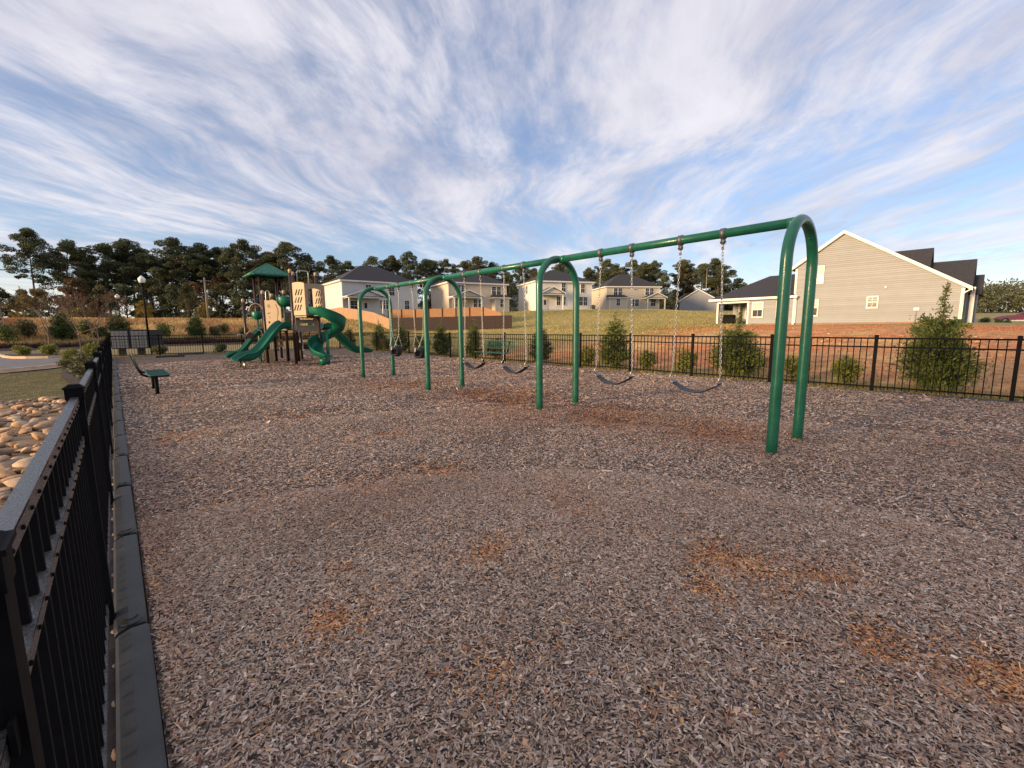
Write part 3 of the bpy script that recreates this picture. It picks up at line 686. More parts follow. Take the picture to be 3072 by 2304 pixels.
for x, y, h, cc in ((0, 0, 3.75, 1), (.97, .42, 2.0, 0), (.98, 1.25, 3.8, 1), (.10, 1.35, 3.8, 1), (-1.07, 1.2, 2.98, 1), (-.30, 1.75, 3.05, 1), (-.78, 2.1, 2.92, 1), (-1.92, 2.8, 2.72, 1), (-1.05, 2.05, 1.5, 0), (1.35, 2.4, 1.6, 0), (.25, 2.6, 1.6, 0),
                    (-1.22, 2.65, 3.8, 0), (-.34, 2.92, 3.8, 0), (-1.49, 3.55, 3.8, 0), (-.61, 3.8, 3.8, 0)):
    ps_post(x, y, h, cc)
def deck(poly, z, name='deck'):
    MB().prism(poly, lambda u, v, t: (u, v, z+t), -.055, 0).build(name, M_brown, PSO)
deck([(.02, .02), (.97, .42), (.98, 1.25), (.10, 1.35)], 1.95)
deck([(-.02, .03), (.10, 1.35), (-.30, 1.75), (-1.07, 1.2)], 1.42)
deck([(-1.22, 2.65), (-.34, 2.92), (-.61, 3.8), (-1.49, 3.55)], 1.40)
deck([(-1.05, 1.25), (-.3, 1.75), (-.34, 2.88), (-1.2, 2.62)], 1.36)
deck([(.25, 1.4), (1.3, 1.5), (1.35, 2.4), (.25, 2.6)], 1.40)
# roof
def roof():
    c = Vector((-.92, 3.22, 0)); ux = Vector((.961, .276, 0)); uy = Vector((-.276, .961, 0)); h = .76
    cs = [c-ux*h-uy*h, c+ux*h-uy*h, c+ux*h+uy*h, c-ux*h+uy*h]; ze, za = 3.84, 4.36
    m = MB(); top = c+Vector((0, 0, za))
    E = [p+Vector((0, 0, ze)) for p in cs]; F = [p+(p-c)*.02+Vector((0, 0, ze-.085)) for p in cs]; I = [p*1.0+Vector((0, 0, ze-.06)) for p in cs]
    m.add([top]+E+F, [(0, 1, 2), (0, 2, 3), (0, 3, 4), (0, 4, 1), (1, 5, 6, 2), (2, 6, 7, 3), (3, 7, 8, 4), (4, 8, 5, 1)])
    r = m.build('roof', M_greenp, PSO); s = r.modifiers.new('thickness', 'SOLIDIFY'); s.thickness = .03; s.offset = -1
    for k in range(4):
        MB().tube([top, E[k]], .02, 6).build('roof_hip', M_greenp, r, True)
        a, b = E[k], E[(k+1) % 4]
        for q in (1, 2, 3, 4):
            t = q/5; e = a.lerp(b, t); s_ = 1-abs(t-.5)*2; tp = top.lerp(e, 1) if 0 else e.lerp(top, min(s_*1.0, .94))
            nrm = (a-top).cross(b-top).normalized(); nrm = nrm if nrm.z > 0 else -nrm
            MB().tube([e+nrm*.006, tp+nrm*.006], .011, 5).build('roof_rib', M_greenp, r, True)
        for q in range(9):
            p = F[k].lerp(F[(k+1) % 4], (q+.5)/9)
            MB().lathe([(.06, -.012), (.075, .02), (.075, .05)], (p.x, p.y, p.z), 8).build('valance_scallop', M_greenp, r, True)
roof()
# hood panels above the spiral slide
def hood(p, q, z0, z1, mt, holes, arch=.07):
    p, q = Vector((*p, 0)), Vector((*q, 0)); W = (q-p).length; d = (q-p)/W
    out = [(0, z0), (W, z0), (W, z1-arch)]+[(W/2+W/2*math.cos(R(t)), z1-arch+arch*math.sin(R(t))) for t in np.linspace(8, 172, 9)]+[(0, z1-arch)]
    return plate('panel', out, holes(W), lambda u, v: p+d*u+Vector((0, 0, v)), .035, mt)
def lattice(W):
    hs = []
    rows = [(.74, [.28, .45, .60]), (.98, [.20, .36, .52, .68]), (1.18, [.34, .50, .66])]
    for zc, us in ((2.26, (.22, .42, .62)), (2.56, (.30, .50, .70)), (2.86, (.36, .56, .76))):
        for k, u in enumerate(us):
            hs.append(slot(W*u, zc, .27, .062, 66))
    return hs
hood((.02, .0), (.48, -.45), 1.96, 3.26, M_tan, lattice)
hood((.80, .45), (1.22, .0), 1.96, 3.24, M_tan, lattice)
hood((.48, -.45), (1.22, .0), 1.96, 3.22, M_taupe_shade, lambda W: [[(.12, 2.02), (W-.10, 2.02), (W-.10, 2.98), (W/2, 3.03), (.12, 2.98)]])  # tan hood front in darker taupe, its shade put into the colour
MB().prism([(.02, 0), (.48, -.45), (1.22, 0), (.97, .42)], lambda u, v, t: (u, v, 1.93+t), -.05, 0).build('hood_floor', M_brown, PSO)
# store-front panel below the deck
plate('panel', [(.08, 1.31), (.90, 1.31), (.90, 1.92), (.08, 1.92)], [slot(.49, 1.60, .52, .09, 0), slot(.49, 1.83, .52, .07, 0)], lambda u, v: Vector((u, .12+.22*u, v)), .03, M_taupe_shade)
MB().box((.62, .30, 1.60), (.20, .02, .08)).build('panel_slider', M_greenp, PSO)
for k in range(5): MB().tube([(.66+.07*k, 1.28, 1.97), (.66+.07*k, 1.28, 3.1)], .013, 6).build('railing_bar', M_brown, PSO, True)
MB().tube([(.12, 1.28, 3.1), (.98, 1.24, 3.1)], .016, 6).build('railing', M_brown, PSO, True)
plate('panel', [(.0, 1.4), (.0, 2.15), (.1, 2.2), (.22, 2.15), (.22, 1.4)], [], lambda u, v: Vector((-.30+u, .86-.3*u, v)), .05, M_taupe_shade)
for k in range(4): MB().b2((-.285+.055*k, .80-.0165*k, 1.5), (-.262+.055*k, .826-.0165*k, 2.1)).build('panel_groove', M_brown, PSO)
# game panel with cut-outs
gp_dir = Vector((.87, -.49, 0)); gp_p = Vector((-1.0, .93, 0)); W = .66
outl = [(0, 1.38), (W, 1.38), (W, 2.30), (W*.86, 2.40), (W*.72, 2.56), (W*.5, 2.62), (W*.3, 2.585), (.0, 2.60)]
def star(cu, cv, r): return [(cu+(r if k % 2 == 0 else r*.42)*math.sin(k*math.pi/5), cv+(r if k % 2 == 0 else r*.42)*math.cos(k*math.pi/5)) for k in range(10)]
wig = [(.46+.05*math.sin(t*5.2)+.10*(t), 2.42-.75*t) for t in np.linspace(0, .95, 12)]
hw_ = [(u-.016, v) for u, v in wig]+[(u+.016, v) for u, v in reversed(wig)]
holes_g = [ell(.17+.045*math.cos(a), 2.36+.05*math.sin(a), .022, .026, 8) for a in np.linspace(0, 2*math.pi, 5, endpoint=False)]+[star(.14, 1.70, .07), ell(.12, 2.06, .028, .028, 8), slot(.19, 2.08, .10, .022, 60), slot(.18, 1.90, .09, .022, -40), star(.575, 1.74, .03), hw_]
plate('game_panel', outl, holes_g, lambda u, v: gp_p+gp_dir*u+Vector((0, 0, v)), .03, M_tan)
plate('activity_panel', [(-.75, .62), (-.47, .62), (-.47, .98), (-.75, .98)], [star(-.6, .80, .11)], lambda u, v: Vector((u, 2.2, v)), .03, M_tan)
MB().b2((-1.03, 1.42, -.05), (-.84, 1.47, .58)).build('low_panel', M_taupe_shade, PSO)
MB().b2((.10, 1.45, .52), (.55, 1.75, .82)).build('step_block', M_brown, PSO, bevel=.02)
MB().b2((-.03, 1.55, -.05), (.22, 1.60, .22)).build('low_panel', M_taupe_shade, PSO)
# slides: swept trough
def trough(name, path, width, wall_o, wall_i, frames=None, parent=PSO, lip=True, th=.022):
    """path: points of the bed centre line; side vectors horizontal"""
    n = len(path); vs = []; fs = []
    P = [Vector(p) for p in path]
    prof_t = [-1.10, -1.02, -.95, -.88, -.72, -.36, 0, .36, .72, .88, .95, 1.02, 1.10]
    for i in range(n):
        d = P[min(i+1, n-1)]-P[max(i-1, 0)]; d.z = 0; d.normalize(); s = Vector((d.y, -d.x, 0))  # right-hand side
        e = i/(n-1); wl, wr = wall_o, wall_i
        f = 1.0
        if lip and e > .84: f = max(.35, 1-(e-.84)/.16*.65)
        if lip and e < .07: f = max(.75, e/.07)
        for k, t in enumerate(prof_t):
            a = abs(t); hgt = wl if t < 0 else wr
            if a <= .36: z = 0
            elif a <= .72: z = .03
            elif a <= .88: z = hgt*f*.5
            elif a <= .95: z = hgt*f*.93
            elif a <= 1.02: z = hgt*f
            else: z = hgt*f*.90
            p = P[i]+s*(t*width/2); vs.append((p.x, p.y, p.z+z))
    m_ = len(prof_t)
    for i in range(n-1):
        for k in range(m_-1): fs.append((i*m_+k, i*m_+k+1, (i+1)*m_+k+1, (i+1)*m_+k))
    me = bpy.data.meshes.new(name); me.from_pydata(vs, [], fs); me.update(); me.polygons.foreach_set('use_smooth', [True]*len(me.polygons))
    o = mobj(name, me, M_greenp, parent); sub = o.modifiers.new('round', 'SUBSURF'); sub.levels = 1; sub.render_levels = 1
    so = o.modifiers.new('shell', 'SOLIDIFY'); so.thickness = th; so.offset = -1
    return o
def wave(p0, p1, n=26, waves=1.0, amp=.05, bend=0):
    p0, p1 = Vector(p0), Vector(p1); out = []
    for i in range(n):
        t = i/(n-1); p = p0.lerp(p1, t)
        # flat start, steep middle, long run-out
        f = 0 if t < .05 else min(1, (t-.05)/.72); f = f*f*(3-2*f) if f < 1 else 1
        z = p0.z+(p1.z-p0.z)*f+amp*math.sin(t*math.pi*2*waves)*(1-t)
        sd = Vector((p1.y-p0.y, p0.x-p1.x, 0)).normalized()
        q = p+sd*bend*math.sin(math.pi*t); out.append((q.x, q.y, z))
    return out
trough('slide', wave((-.22, .22, 1.44), (-2.05, -.75, .26), amp=.05), .62, .30, .34)
MB().tube([(-1.75, -.6, -.1), (-1.75, -.6, .26)], .04, 8).build('slide_foot', M_galv, PSO, True)
MB().tube([(-1.9, -.45, -.1), (-1.9, -.45, .26)], .03, 8).build('slide_foot', M_brown, PSO, True)
trough('slide', wave((-1.15, 1.95, 1.22), (-2.6, 1.55, .28), amp=.04), .52, .24, .26)
trough('slide', wave((1.05, 2.3, 1.42), (3.45, 3.75, .20), amp=.03, bend=-.1), .56, .30, .30)
MB().tube([(2.95, 3.45, -.1), (2.95, 3.45, .2)], .04, 8).build('slide_foot', M_brown, PSO, True)
sp = []
for i in range(64):
    t = i/63; a = R(-128+335*t); c = (1.22, -.12); r_ = .48
    f = t*.96+.04*t*t
    z = 1.98-(1.98-.36)*(t**1.02)
    sp.append((c[0]+r_*math.cos(a), c[1]+r_*math.sin(a), z))
e = Vector(sp[-1]); dv = (Vector(sp[-1])-Vector(sp[-3])); dv.z = 0; dv.normalize()
for k in range(1, 9):
    q = k/8; sd = Vector((-dv.y, dv.x, 0)); p = e+dv*(.075*k)+sd*(.20*q*q); sp.append((p.x, p.y, .36-.10*q*(2-q)+.01))
pre = [(.60-.0, -.02, 1.985), (.72, -.25, 1.985)]
trough('spiral_slide', pre+sp, .54, .16, .42)
MB().tube([(1.22, -.12, -.2), (1.22, -.12, 1.2)], .045, 10).build('slide_column', M_greenp, PSO, True)
MB().lathe([(.20, .0), (.17, .12), (.21, .22)], (sp[-4][0], sp[-4][1], 0), 12).build('slide_foot', M_greenp, PSO, True)
# green lookout bins
def bin_(c, r, z0, z1, a0, a1, name='lookout_bin'):
    vs = []; fs = []; n = 14; prof = [(0.0, z0-.10), (.55, z0-.09), (.86, z0-.03), (.97, z0+.05), (1.0, z1-.04), (1.06, z1), (1.06, z1-.05)]
    for i in range(n+1):
        a = R(a0+(a1-a0)*i/n)
        for q, z in prof: vs.append((c[0]+r*q*math.cos(a), c[1]+r*q*math.sin(a), z))
    k = len(prof)
    for i in range(n):
        for j in range(k-1): fs.append((i*k+j, i*k+j+1, (i+1)*k+j+1, (i+1)*k+j))
    me = bpy.data.meshes.new(name); me.from_pydata(vs, [], fs); me.update(); me.polygons.foreach_set('use_smooth', [True]*len(me.polygons))
    o = mobj(name, me, M_greenp, PSO); s = o.modifiers.new('shell', 'SOLIDIFY'); s.thickness = .02
    return o
bin_((-.22, 1.45), .36, 2.48, 2.78, 150, 400)
bin_((-1.38, 2.2), .20, 1.95, 2.18, 120, 420)
MB().tube([(-1.38, 2.2, -.1), (-1.38, 2.2, 1.9)], .035, 8).build('bin_column', M_greenp, PSO, True)
MB().tube([(-.30, 1.35, 1.4), (-.30, 1.35, 2.45)], .035, 8).build('bin_column', M_greenp, PSO, True)
# ribbed tan arch climber and handrails
for k in range(8):
    y = 2.35+.11*k
    MB().tube([(-1.42+.26*math.cos(R(t)), y, 2.22+.30*math.sin(R(t))) for t in np.linspace(-8, 188, 13)], .026, 6).build('arch_rib', M_tan, PSO, True)
for a, b in (((-1.92, 2.8, 2.38), (-1.25, 2.66, 2.40)), ((-1.92, 2.8, 1.2), (-2.25, 2.7, 1.18))):
    MB().tube([a, b], .018, 8).build('handrail', M_galv, PSO, True)
def hoop(x0, x1, y, z0, z1, mt=M_galv, r=.019):
    rc = .09; pts = [(x0, y, z0), (x0, y, z1-rc)]+[(x0+rc-rc*math.cos(R(t)), y, z1-rc+rc*math.sin(R(t))) for t in (30, 60, 90)]+[(x1-rc+rc*math.cos(R(t)), y, z1-rc+rc*math.sin(R(t))) for t in (90, 60, 30)]+[(x1, y, z1-rc), (x1, y, z0)]
    MB().tube(pts, r, 8).build('handrail', mt, PSO, True)
hoop(.26, .70, 1.35, 1.9, 3.88); hoop(-.98, -.84, 1.75, 1.4, 3.05)
MB().tube([(-1.75, .95, 1.22), (-1.62, .97, 1.34), (-1.38, 1.0, 1.43), (-1.22, 1.0, 1.36), (-1.15, 1.02, 1.1), (-1.12, 1.05, .0)], .020, 8).build('handrail', M_taupe_shade, PSO, True)
MB().prism([(-1.86, 1.10), (-1.62, 1.30), (-1.40, 1.22), (-1.55, 1.02)], lambda u, v, t: (u, .95+t, v), 0, .22).build('saddle_seat', M_brown, PSO, bevel=.03)
for k in range(5): MB().tube([(.30, 1.25+.05*k, .25+.26*k), (.62, 1.25+.05*k, .25+.26*k)], .016, 6).build('ladder_rung', M_galv, PSO, True)
for x in (.30, .62): MB().tube([(x, 1.2, -.05), (x, 1.48, 1.42)], .018, 6).build('ladder_rail', M_galv, PSO, True)
MB().tube([(.72+.13*math.cos(t), 1.0, .55+.17*math.sin(t)) for t in np.linspace(0, 2*math.pi, 16, endpoint=False)], .016, 6, close=True).build('ring_handle', M_galv, PSO, True)
# instruction sticker on the front post
st = MB().prism([(-.05, 1.25), (.05, 1.25), (.05, 1.66), (-.05, 1.66)], lambda u, v, t: (.0585*math.sin(u*14)-.0, -.0585*math.cos(u*14)-t, v), 0, .002).build('sticker', mat('sticker_white', (.75, .75, .73), .4), PSO)
for z, h in ((1.60, .05), (1.49, .035), (1.40, .02)):
    MB().prism([(-.04, z-h/2), (.04, z-h/2), (.04, z+h/2), (-.04, z+h/2)], lambda u, v, t: (.0585*math.sin(u*14), -.0585*math.cos(u*14)-.0022-t, v), 0, .001).build('sticker_band', mat('sticker_grey', (.25, .27, .30), .5), st)
# ------------------------------------------------------------------ houses
def siding_mat(name, col, course=.0):
    m = mat(name, col, 0.75, var=.07, vscale=.9)
    if course and not m.get('lap'):
        m['lap'] = 1; nt = m.node_tree; N = nt.nodes; L = nt.links; b = N['Principled BSDF']
        tc = N.new('ShaderNodeTexCoord'); sp_ = N.new('ShaderNodeSeparateXYZ'); L.new(tc.outputs['Object'], sp_.inputs[0])
        a = N.new('ShaderNodeMath'); a.operation = 'DIVIDE'; a.inputs[1].default_value = course; L.new(sp_.outputs[2], a.inputs[0])
        f = N.new('ShaderNodeMath'); f.operation = 'FRACT'; L.new(a.outputs[0], f.inputs[0])
        bp = N.new('ShaderNodeBump'); bp.inputs['Strength'].default_value = 1; bp.inputs['Distance'].default_value = .02; bp.invert = True
        L.new(f.outputs[0], bp.inputs['Height']); L.new(bp.outputs[0], b.inputs['Normal'])
    return m
def wallpt(side):
    if side == 'F': return lambda u, z, t: Vector((u, -t, z))        # t = outwards
    if side == 'L': return lambda u, z, t: Vector((-t, u, z))
def fbox(m, fn, u0, u1, z0, z1, t0, t1):
    P = [fn(u, z, t) for u in (u0, u1) for z in (z0, z1) for t in (t0, t1)]
    m.add(P, [(0, 1, 3, 2), (4, 6, 7, 5), (0, 4, 5, 1), (2, 3, 7, 6), (0, 2, 6, 4), (1, 5, 7, 3)]); return m
def window(h, side, u, z, w=.9, hh=1.5, grid=True, off=0.0, blind=False, name='window', fr=.09):
    fn0 = wallpt(side); fn = lambda a, b, t: fn0(a, b, t+off)
    m = MB()
    fbox(m, fn, u-fr, u+w+fr, z-fr-.03, z, .0, .07); fbox(m, fn, u-fr, u+w+fr, z+hh, z+hh+fr, .0, .07)
    fbox(m, fn, u-fr, u, z, z+hh, .0, .065); fbox(m, fn, u+w, u+w+fr, z, z+hh, .0, .065); fbox(m, fn, u, u+w, z+hh/2-.03, z+hh/2+.03, .0, .055)
    if grid:
        fbox(m, fn, u+w/2-.012, u+w/2+.012, z+hh/2+.03, z+hh, .0, .042); fbox(m, fn, u+w/2-.012, u+w/2+.012, z, z+hh/2-.03, 0, .042)
        fbox(m, fn, u, u+w/2-.012, z+hh*.75-.012, z+hh*.75+.012, .0, .042); fbox(m, fn, u+w/2+.012, u+w, z+hh*.75-.012, z+hh*.75+.012, .0, .042)
    o = m.build(name, M_white, h)
    fbox(MB(), fn, u, u+w, z, z+hh/2-.03, .0, .025).build('pane', M_glass, o)
    fbox(MB(), fn, u, u+w, z+hh/2+.03, z+hh, .0, .03).build('pane', M_blind if blind else M_glass, o)
    return o
def hip_roof(h, x0, x1, y0, y1, z, rise, ov=.4, name='roof'):
    X0, X1, Y0, Y1 = x0-ov, x1+ov, y0-ov, y1+ov; m = MB(); W, D = X1-X0, Y1-Y0
    if W >= D: r0, r1 = (X0+D/2, (Y0+Y1)/2, z+rise), (X1-D/2, (Y0+Y1)/2, z+rise); fc = [(0, 1, 5, 4), (1, 2, 5), (2, 3, 4, 5), (3, 0, 4)]
    else: r0, r1 = ((X0+X1)/2, Y0+W/2, z+rise), ((X0+X1)/2, Y1-W/2, z+rise); fc = [(0, 1, 4), (1, 2, 5, 4), (2, 3, 5), (3, 0, 4, 5)]
    m.add([(X0, Y0, z), (X1, Y0, z), (X1, Y1, z), (X0, Y1, z), r0, r1], fc+[(3, 2, 1, 0)])
    o = m.build(name, M_roof, h)
    f = MB(); t = .02
    f.b2((X0-t, Y0-t, z-.22), (X1+t, Y0, z+.03)).b2((X0-t, Y1, z-.22), (X1+t, Y1+t, z+.03)).b2((X0-t, Y0, z-.22), (X0, Y1, z+.03)).b2((X1, Y0, z-.22), (X1+t, Y1, z+.03)).b2((X0, Y0, z-.20), (X1, Y1, z-.16))
    f.build('eaves', M_white, o); return o
def porch(h, u0, u1, dep, z, rise, wallmat):
    """gable-fronted porch projecting from the rear wall"""
    uc = (u0+u1)/2; m = MB(); ov = .3
    m.add([(u0-ov, -dep-ov, z), (u1+ov, -dep-ov, z), (u1+ov, 0, z), (u0-ov, 0, z), (uc, -dep-ov, z+rise), (uc, 0, z+rise)], [(3, 0, 4, 5), (1, 2, 5, 4), (0, 3, 2, 1)])
    r = m.build('porch_roof', M_roof, h)
    g = MB().prism([(u0, z-.28), (u1, z-.28), (u1, z), (uc, z+rise-.14), (u0, z)], lambda a, b, t: (a, -dep+t, b), 0, .1); g.build('porch_gable', wallmat, r)
    tr = MB(); L = math.hypot(uc-u0+ov, rise); an = math.atan2(rise, uc-u0+ov)
    tr.box(((u0-ov+uc)/2, -dep-ov-.02, z+rise/2), (L, .05, .2), Matrix.Rotation(-an, 3, 'Y')).box(((u1+ov+uc)/2, -dep-ov-.045, z+rise/2), (L, .05, .2), Matrix.Rotation(an, 3, 'Y'))
    tr.b2((u0-ov-.02, -dep-ov, z-.16), (u0-ov, 0, z+.02)).b2((u1+ov, -dep-ov, z-.16), (u1+ov+.02, 0, z+.02)).b2((u0, -dep-.06, z-.30), (u1, -dep-.01, z-.02)).b2((u0-.01, -dep, z-.30), (u0+.09, 0, z-.02))
    tr.build('porch_trim', M_white, r)
    for u in (u0+.1, u1-.1): MB().b2((u-.11, -dep+.0, 0), (u+.11, -dep+.22, z-.28)).build('porch_post', M_white, h)
    MB().b2((u0-.1, -dep-.1, -.35), (u1+.1, 0, .02)).build('porch_slab', M_conc, h)
def house(name, xy, ang, z, w, d, eave, rise, wallmat, label, wins=(), lwins=(), porch_=None, bump=None, door=None, base=-1.2):
    h = empty(name, (xy[0], xy[1], z), R(ang), label, 'house')
    MB().b2((0, 0, base), (w, d, eave-.1)).build('wall', wallmat, h)
    hip_roof(h, 0, w, 0, d, eave, rise)
    c = MB()
    for x in (0, w): c.b2((x-.06 if x == 0 else x-.12, -.025, 0), (x+.12 if x == 0 else x+.06, .08, eave-.2))
    c.b2((-.022, .08, 0), (.08, .18, eave-.2)); c.build('corner_trim', M_white, h)
    for a in wins: window(h, 'F', *a)
    for a in lwins: window(h, 'L', *a)
    if porch_: porch(h, *porch_, wallmat)
    if bump:
        u0, u1, dp, hh = bump
        MB().b2((u0, -dp, base), (u1, 0, hh)).build('bay_wall', wallmat, h)
        m = MB(); m.add([(u0-.3, -dp-.3, hh), (u1+.3, -dp-.3, hh), (u1+.3, 0, hh), (u0-.3, 0, hh), (u0, 0, hh+.7), (u1, 0, hh+.7)], [(0, 1, 5, 4), (1, 2, 5), (3, 0, 4), (0, 3, 2, 1)]); r = m.build('bay_roof', M_roof, h)
        MB().b2((u0-.32, -dp-.32, hh-.16), (u1+.32, -dp-.3, hh+.02)).b2((u0-.32, -dp-.3, hh-.16), (u0-.3, 0, hh+.02)).b2((u1+.3, -dp-.3, hh-.16), (u1+.32, 0, hh+.02)).build('bay_eaves', M_white, r)
        MB().b2((u0-.02, -dp-.02, 0), (u0+.12, -dp+.08, hh-.16)).b2((u1-.12, -dp-.02, 0), (u1+.02, -dp+.08, hh-.16)).build('corner_trim', M_white, h)
        window(h, 'F', (u0+u1)/2-.42, .95, .84, 1.5, True, dp)
    if door is not None:
        o = MB().b2((door-.1, -.05, 0), (door+1.05, 0, 2.2)).build('door_frame', M_white, h); MB().b2((door, -.062, .02), (door+.95, -.01, 2.1)).build('door', mat('house_door', (.55, .53, .5), .5), o)
        MB().b2((door+.25, -.07, 1.0), (door+.7, -.02, 1.9)).build('pane', M_glass, o)
    return h
W_blue = siding_mat('pale_grey_siding', (.58, .57, .56), .18); W_beige = siding_mat('beige_siding', (.60, .51, .40), .18); W_white = siding_mat('off_white_siding', (.72, .68, .62), .18); W_tan = siding_mat('tan_siding', (.50, .42, .31), .18); W_slate = siding_mat('slate_siding', (.27, .28, .30), .18)
house('house', (28.5, 72.38), -4, 3.72, 13.4, 10, 5.55, 3.2, W_blue, 'pale grey two-storey house with gabled rear porch behind the light wooden fence', 
      wins=[(3.95, 3.45, .95, 1.5), (8.1, 3.3, .95, 1.5), (6.35, .95, .85, 1.55), (7.4, .95, .85, 1.55), (10.9, .95, .85, 1.55), (1.2, .6, 1.4, 1.6)], porch_=(.15, 5.9, 2.6, 2.85, 1.15), door=3.3)
house('house', (46.04, 67.36), -14, 4.15, 11.9, 10.2, 5.45, 3.0, W_beige, 'beige two-storey house with small bay behind the orange fence panels',
      wins=[(1.55, 3.5, .8, 1.45), (2.5, 3.5, .8, 1.45), (8.8, 3.4, .85, 1.5), (9.85, 3.4, .85, 1.5), (4.9, .95, .7, 1.5), (5.95, .95, .8, 1.5), (.8, .95, .75, 1.5)], porch_=(.05, 5.6, 2.6, 2.75, 1.1), bump=(8.7, 11.7, 1.5, 2.75), door=2.6)
house('house', (59.6, 58.27), -24, 4.45, 11.7, 10, 5.45, 2.7, W_white, 'off-white two-storey house with gabled porch on the open grass slope',
      wins=[(5.25, 3.5, .85, 1.6), (9.35, 3.4, .85, 1.6), (4.2, .95, .8, 1.6), (5.3, .95, .8, 1.6), (9.0, .95, .8, 1.6), (9.95, .95, .8, 1.6)], lwins=[(4.5, 3.4, .8, 1.5)], porch_=(.2, 4.6, 2.4, 3.0, 1.2), door=1.3)
house('house', (84.28, 59.91), -33, 4.95, 13.0, 9.8, 5.35, 3.3, W_beige, 'beige two-storey house with porch on its right, behind the grass slope',
      wins=[(1.75, 3.4, .9, 1.55), (2.85, 3.4, .9, 1.55), (6.6, 4.5, 1.0, .35, False), (9.5, 3.4, .9, 1.55), (10.6, 3.4, .9, 1.55), (5.9, .9, .9, 1.55), (7.0, .9, .9, 1.55), (10.9, .9, 1.2, 1.7)], porch_=(8.8, 13.2, 2.6, 2.7, 1.1), bump=(.1, 4.3, 1.6, 2.75), door=9.6)
def gable_house(name, xy, ang, z, w, d, eave, rise, wallmat, label, wins=(), gables=()):
    """gable end(s) facing front (-y)"""
    h = empty(name, (xy[0], xy[1], z), R(ang), label, 'house')
    for (u0, u1, v0, ev, rs) in ((0, w, 0, eave, rise),)+tuple(gables):
        uc = (u0+u1)/2
        MB().prism([(u0, -1.5), (u1, -1.5), (u1, ev), (uc, ev+rs), (u0, ev)], lambda a, b, t: (a, t, b), v0, d).build('wall', wallmat, h)
        ov = .35; k = rs/(uc-u0); m = MB()
        for sg, e in ((-1, u0), (1, u1)):
            m.prism([(uc, ev+rs+.02), (e+sg*ov, ev-ov*k+.02), (e+sg*ov, ev-ov*k+.2), (uc, ev+rs+.2)], lambda a, b, t: (a, t, b), v0-ov, d+ov)
        r = m.build('roof', M_roof, h); tr = MB()
        for sg, e in ((-1, u0), (1, u1)):
            tr.prism([(uc, ev+rs+.03), (e+sg*ov, ev-ov*k+.03), (e+sg*ov, ev-ov*k-.17), (uc, ev+rs-.17)], lambda a, b, t: (a, t+(0 if sg < 0 else .0), b), v0-ov-.03, v0-ov+.0)
        tr.build('rake_trim', M_white, r)
    for a in wins: window(h, 'F', *a)
    return h
gable_house('house', (126.8, 69.4), -33, 5.4, 7.2, 12, 4.2, 1.6, W_tan, 'tan house with two stepped front gables and shuttered windows beyond the slope', wins=[(1.0, 2.2, .8, 1.4), (2.0, 2.2, .8, 1.4), (4.6, 2.2, .8, 1.4, True, .0), (8.0, 2.5, .9, 1.5, True, 1.0), (9.2, 2.5, .9, 1.5, True, 1.0), (8.6, .2, .9, 1.1, True, 1.0)], gables=((5.4, 12.2, -1.0, 4.6, 2.0),))
gable_house('house', (114.5, 57.5), -75, 5.3, 9.5, 13, 2.6, 2.9, W_slate, 'slate grey low house with dark gabled roof between tan house and grey gable')
gable_house('house', (86.5, 99.2), -24, 5.4, 7.0, 12, 4.6, 2.0, W_white, 'white gable end peeping between beige house and off-white house', wins=[(3.6, .8, .9, 1.5)])
gable_house('house', (66, 111), -20, 4.6, 5.5, 10, 3.0, 1.8, W_white, 'low white gable peeping between pale grey house and beige house', wins=[(2.6, 2.2, .5, .9)])
# grey gable house beyond the right fence (local x runs along its gable wall)
W_grey = siding_mat('greige_siding', (.30, .30, .295))
GH = empty('house', (47.16, 12.53, 1.38), R(-90), 'large greige house whose tall plain gable wall faces the playground', 'house')
UP, ZP, UR, ZE, ZR = 3.42, 7.86, 11.0, 5.35, 2.85
MB().prism([(0.02, -.8), (UR, -.8), (UR, ZR), (UP, ZP-.12), (0.02, ZE)], lambda a, b, t: (a, t, b), .04, 13).build('wall', W_grey, GH)
MB().b2((-6.2+2.3, .04, -.8), (0.02, 11, 2.55)).build('wing_wall', W_grey, GH)
M_lap = mat('greige_lap_siding', (1, 1, 1), .75, var=.05, vscale=.9, attr=True)
def courses(u_of, z0, z1, step, parent, t=.0):
    m = MB(); z = z0
    while z < z1-1e-6:
        zt = min(z+step, z1); a0, a1 = u_of(z); b0, b1 = u_of(zt)
        if a1-a0 > .05 and b1 > b0:
            m.add([(a0, -.006, z+.012), (a1, -.006, z+.012), (b1, .036, zt), (b0, .036, zt), (a0, .04, z+.012), (a1, .04, z+.012)], [(0, 1, 2, 3), (0, 4, 5, 1)])
        z = zt
    o = m.build('siding', M_lap, parent); n = len(o.data.vertices); a = o.data.color_attributes.new('Col', 'FLOAT_COLOR', 'POINT'); g = np.random.default_rng(5)
    t = np.repeat(.35*(.94+.12*g.random(n//6)), 6)[:n]; c = np.ones((n, 4), np.float32); c[:, 0] = t*.87; c[:, 1] = t*.89; c[:, 2] = t*.90; a.data.foreach_set('color', c.ravel()); return stuff(o)  # random course tints stand in for the shadow lines of the laps
def ug(z):
    lo = 0 if z <= ZE else (z-ZE)/(ZP-ZE)*UP; hi = UR if z <= ZR else UR-(z-ZR)/(ZP-ZR)*(UR-UP); return lo, hi
courses(ug, .12, ZP-.1, .165, GH); courses(lambda z: (-3.86, 0.0), .12, 2.5, .165, GH)
MB().b2((-3.9, .005, -.8), (UR, .05, .12)).build('foundation', mat('brick_base', (.30, .17, .12), .9, var=.2, vscale=6), GH)
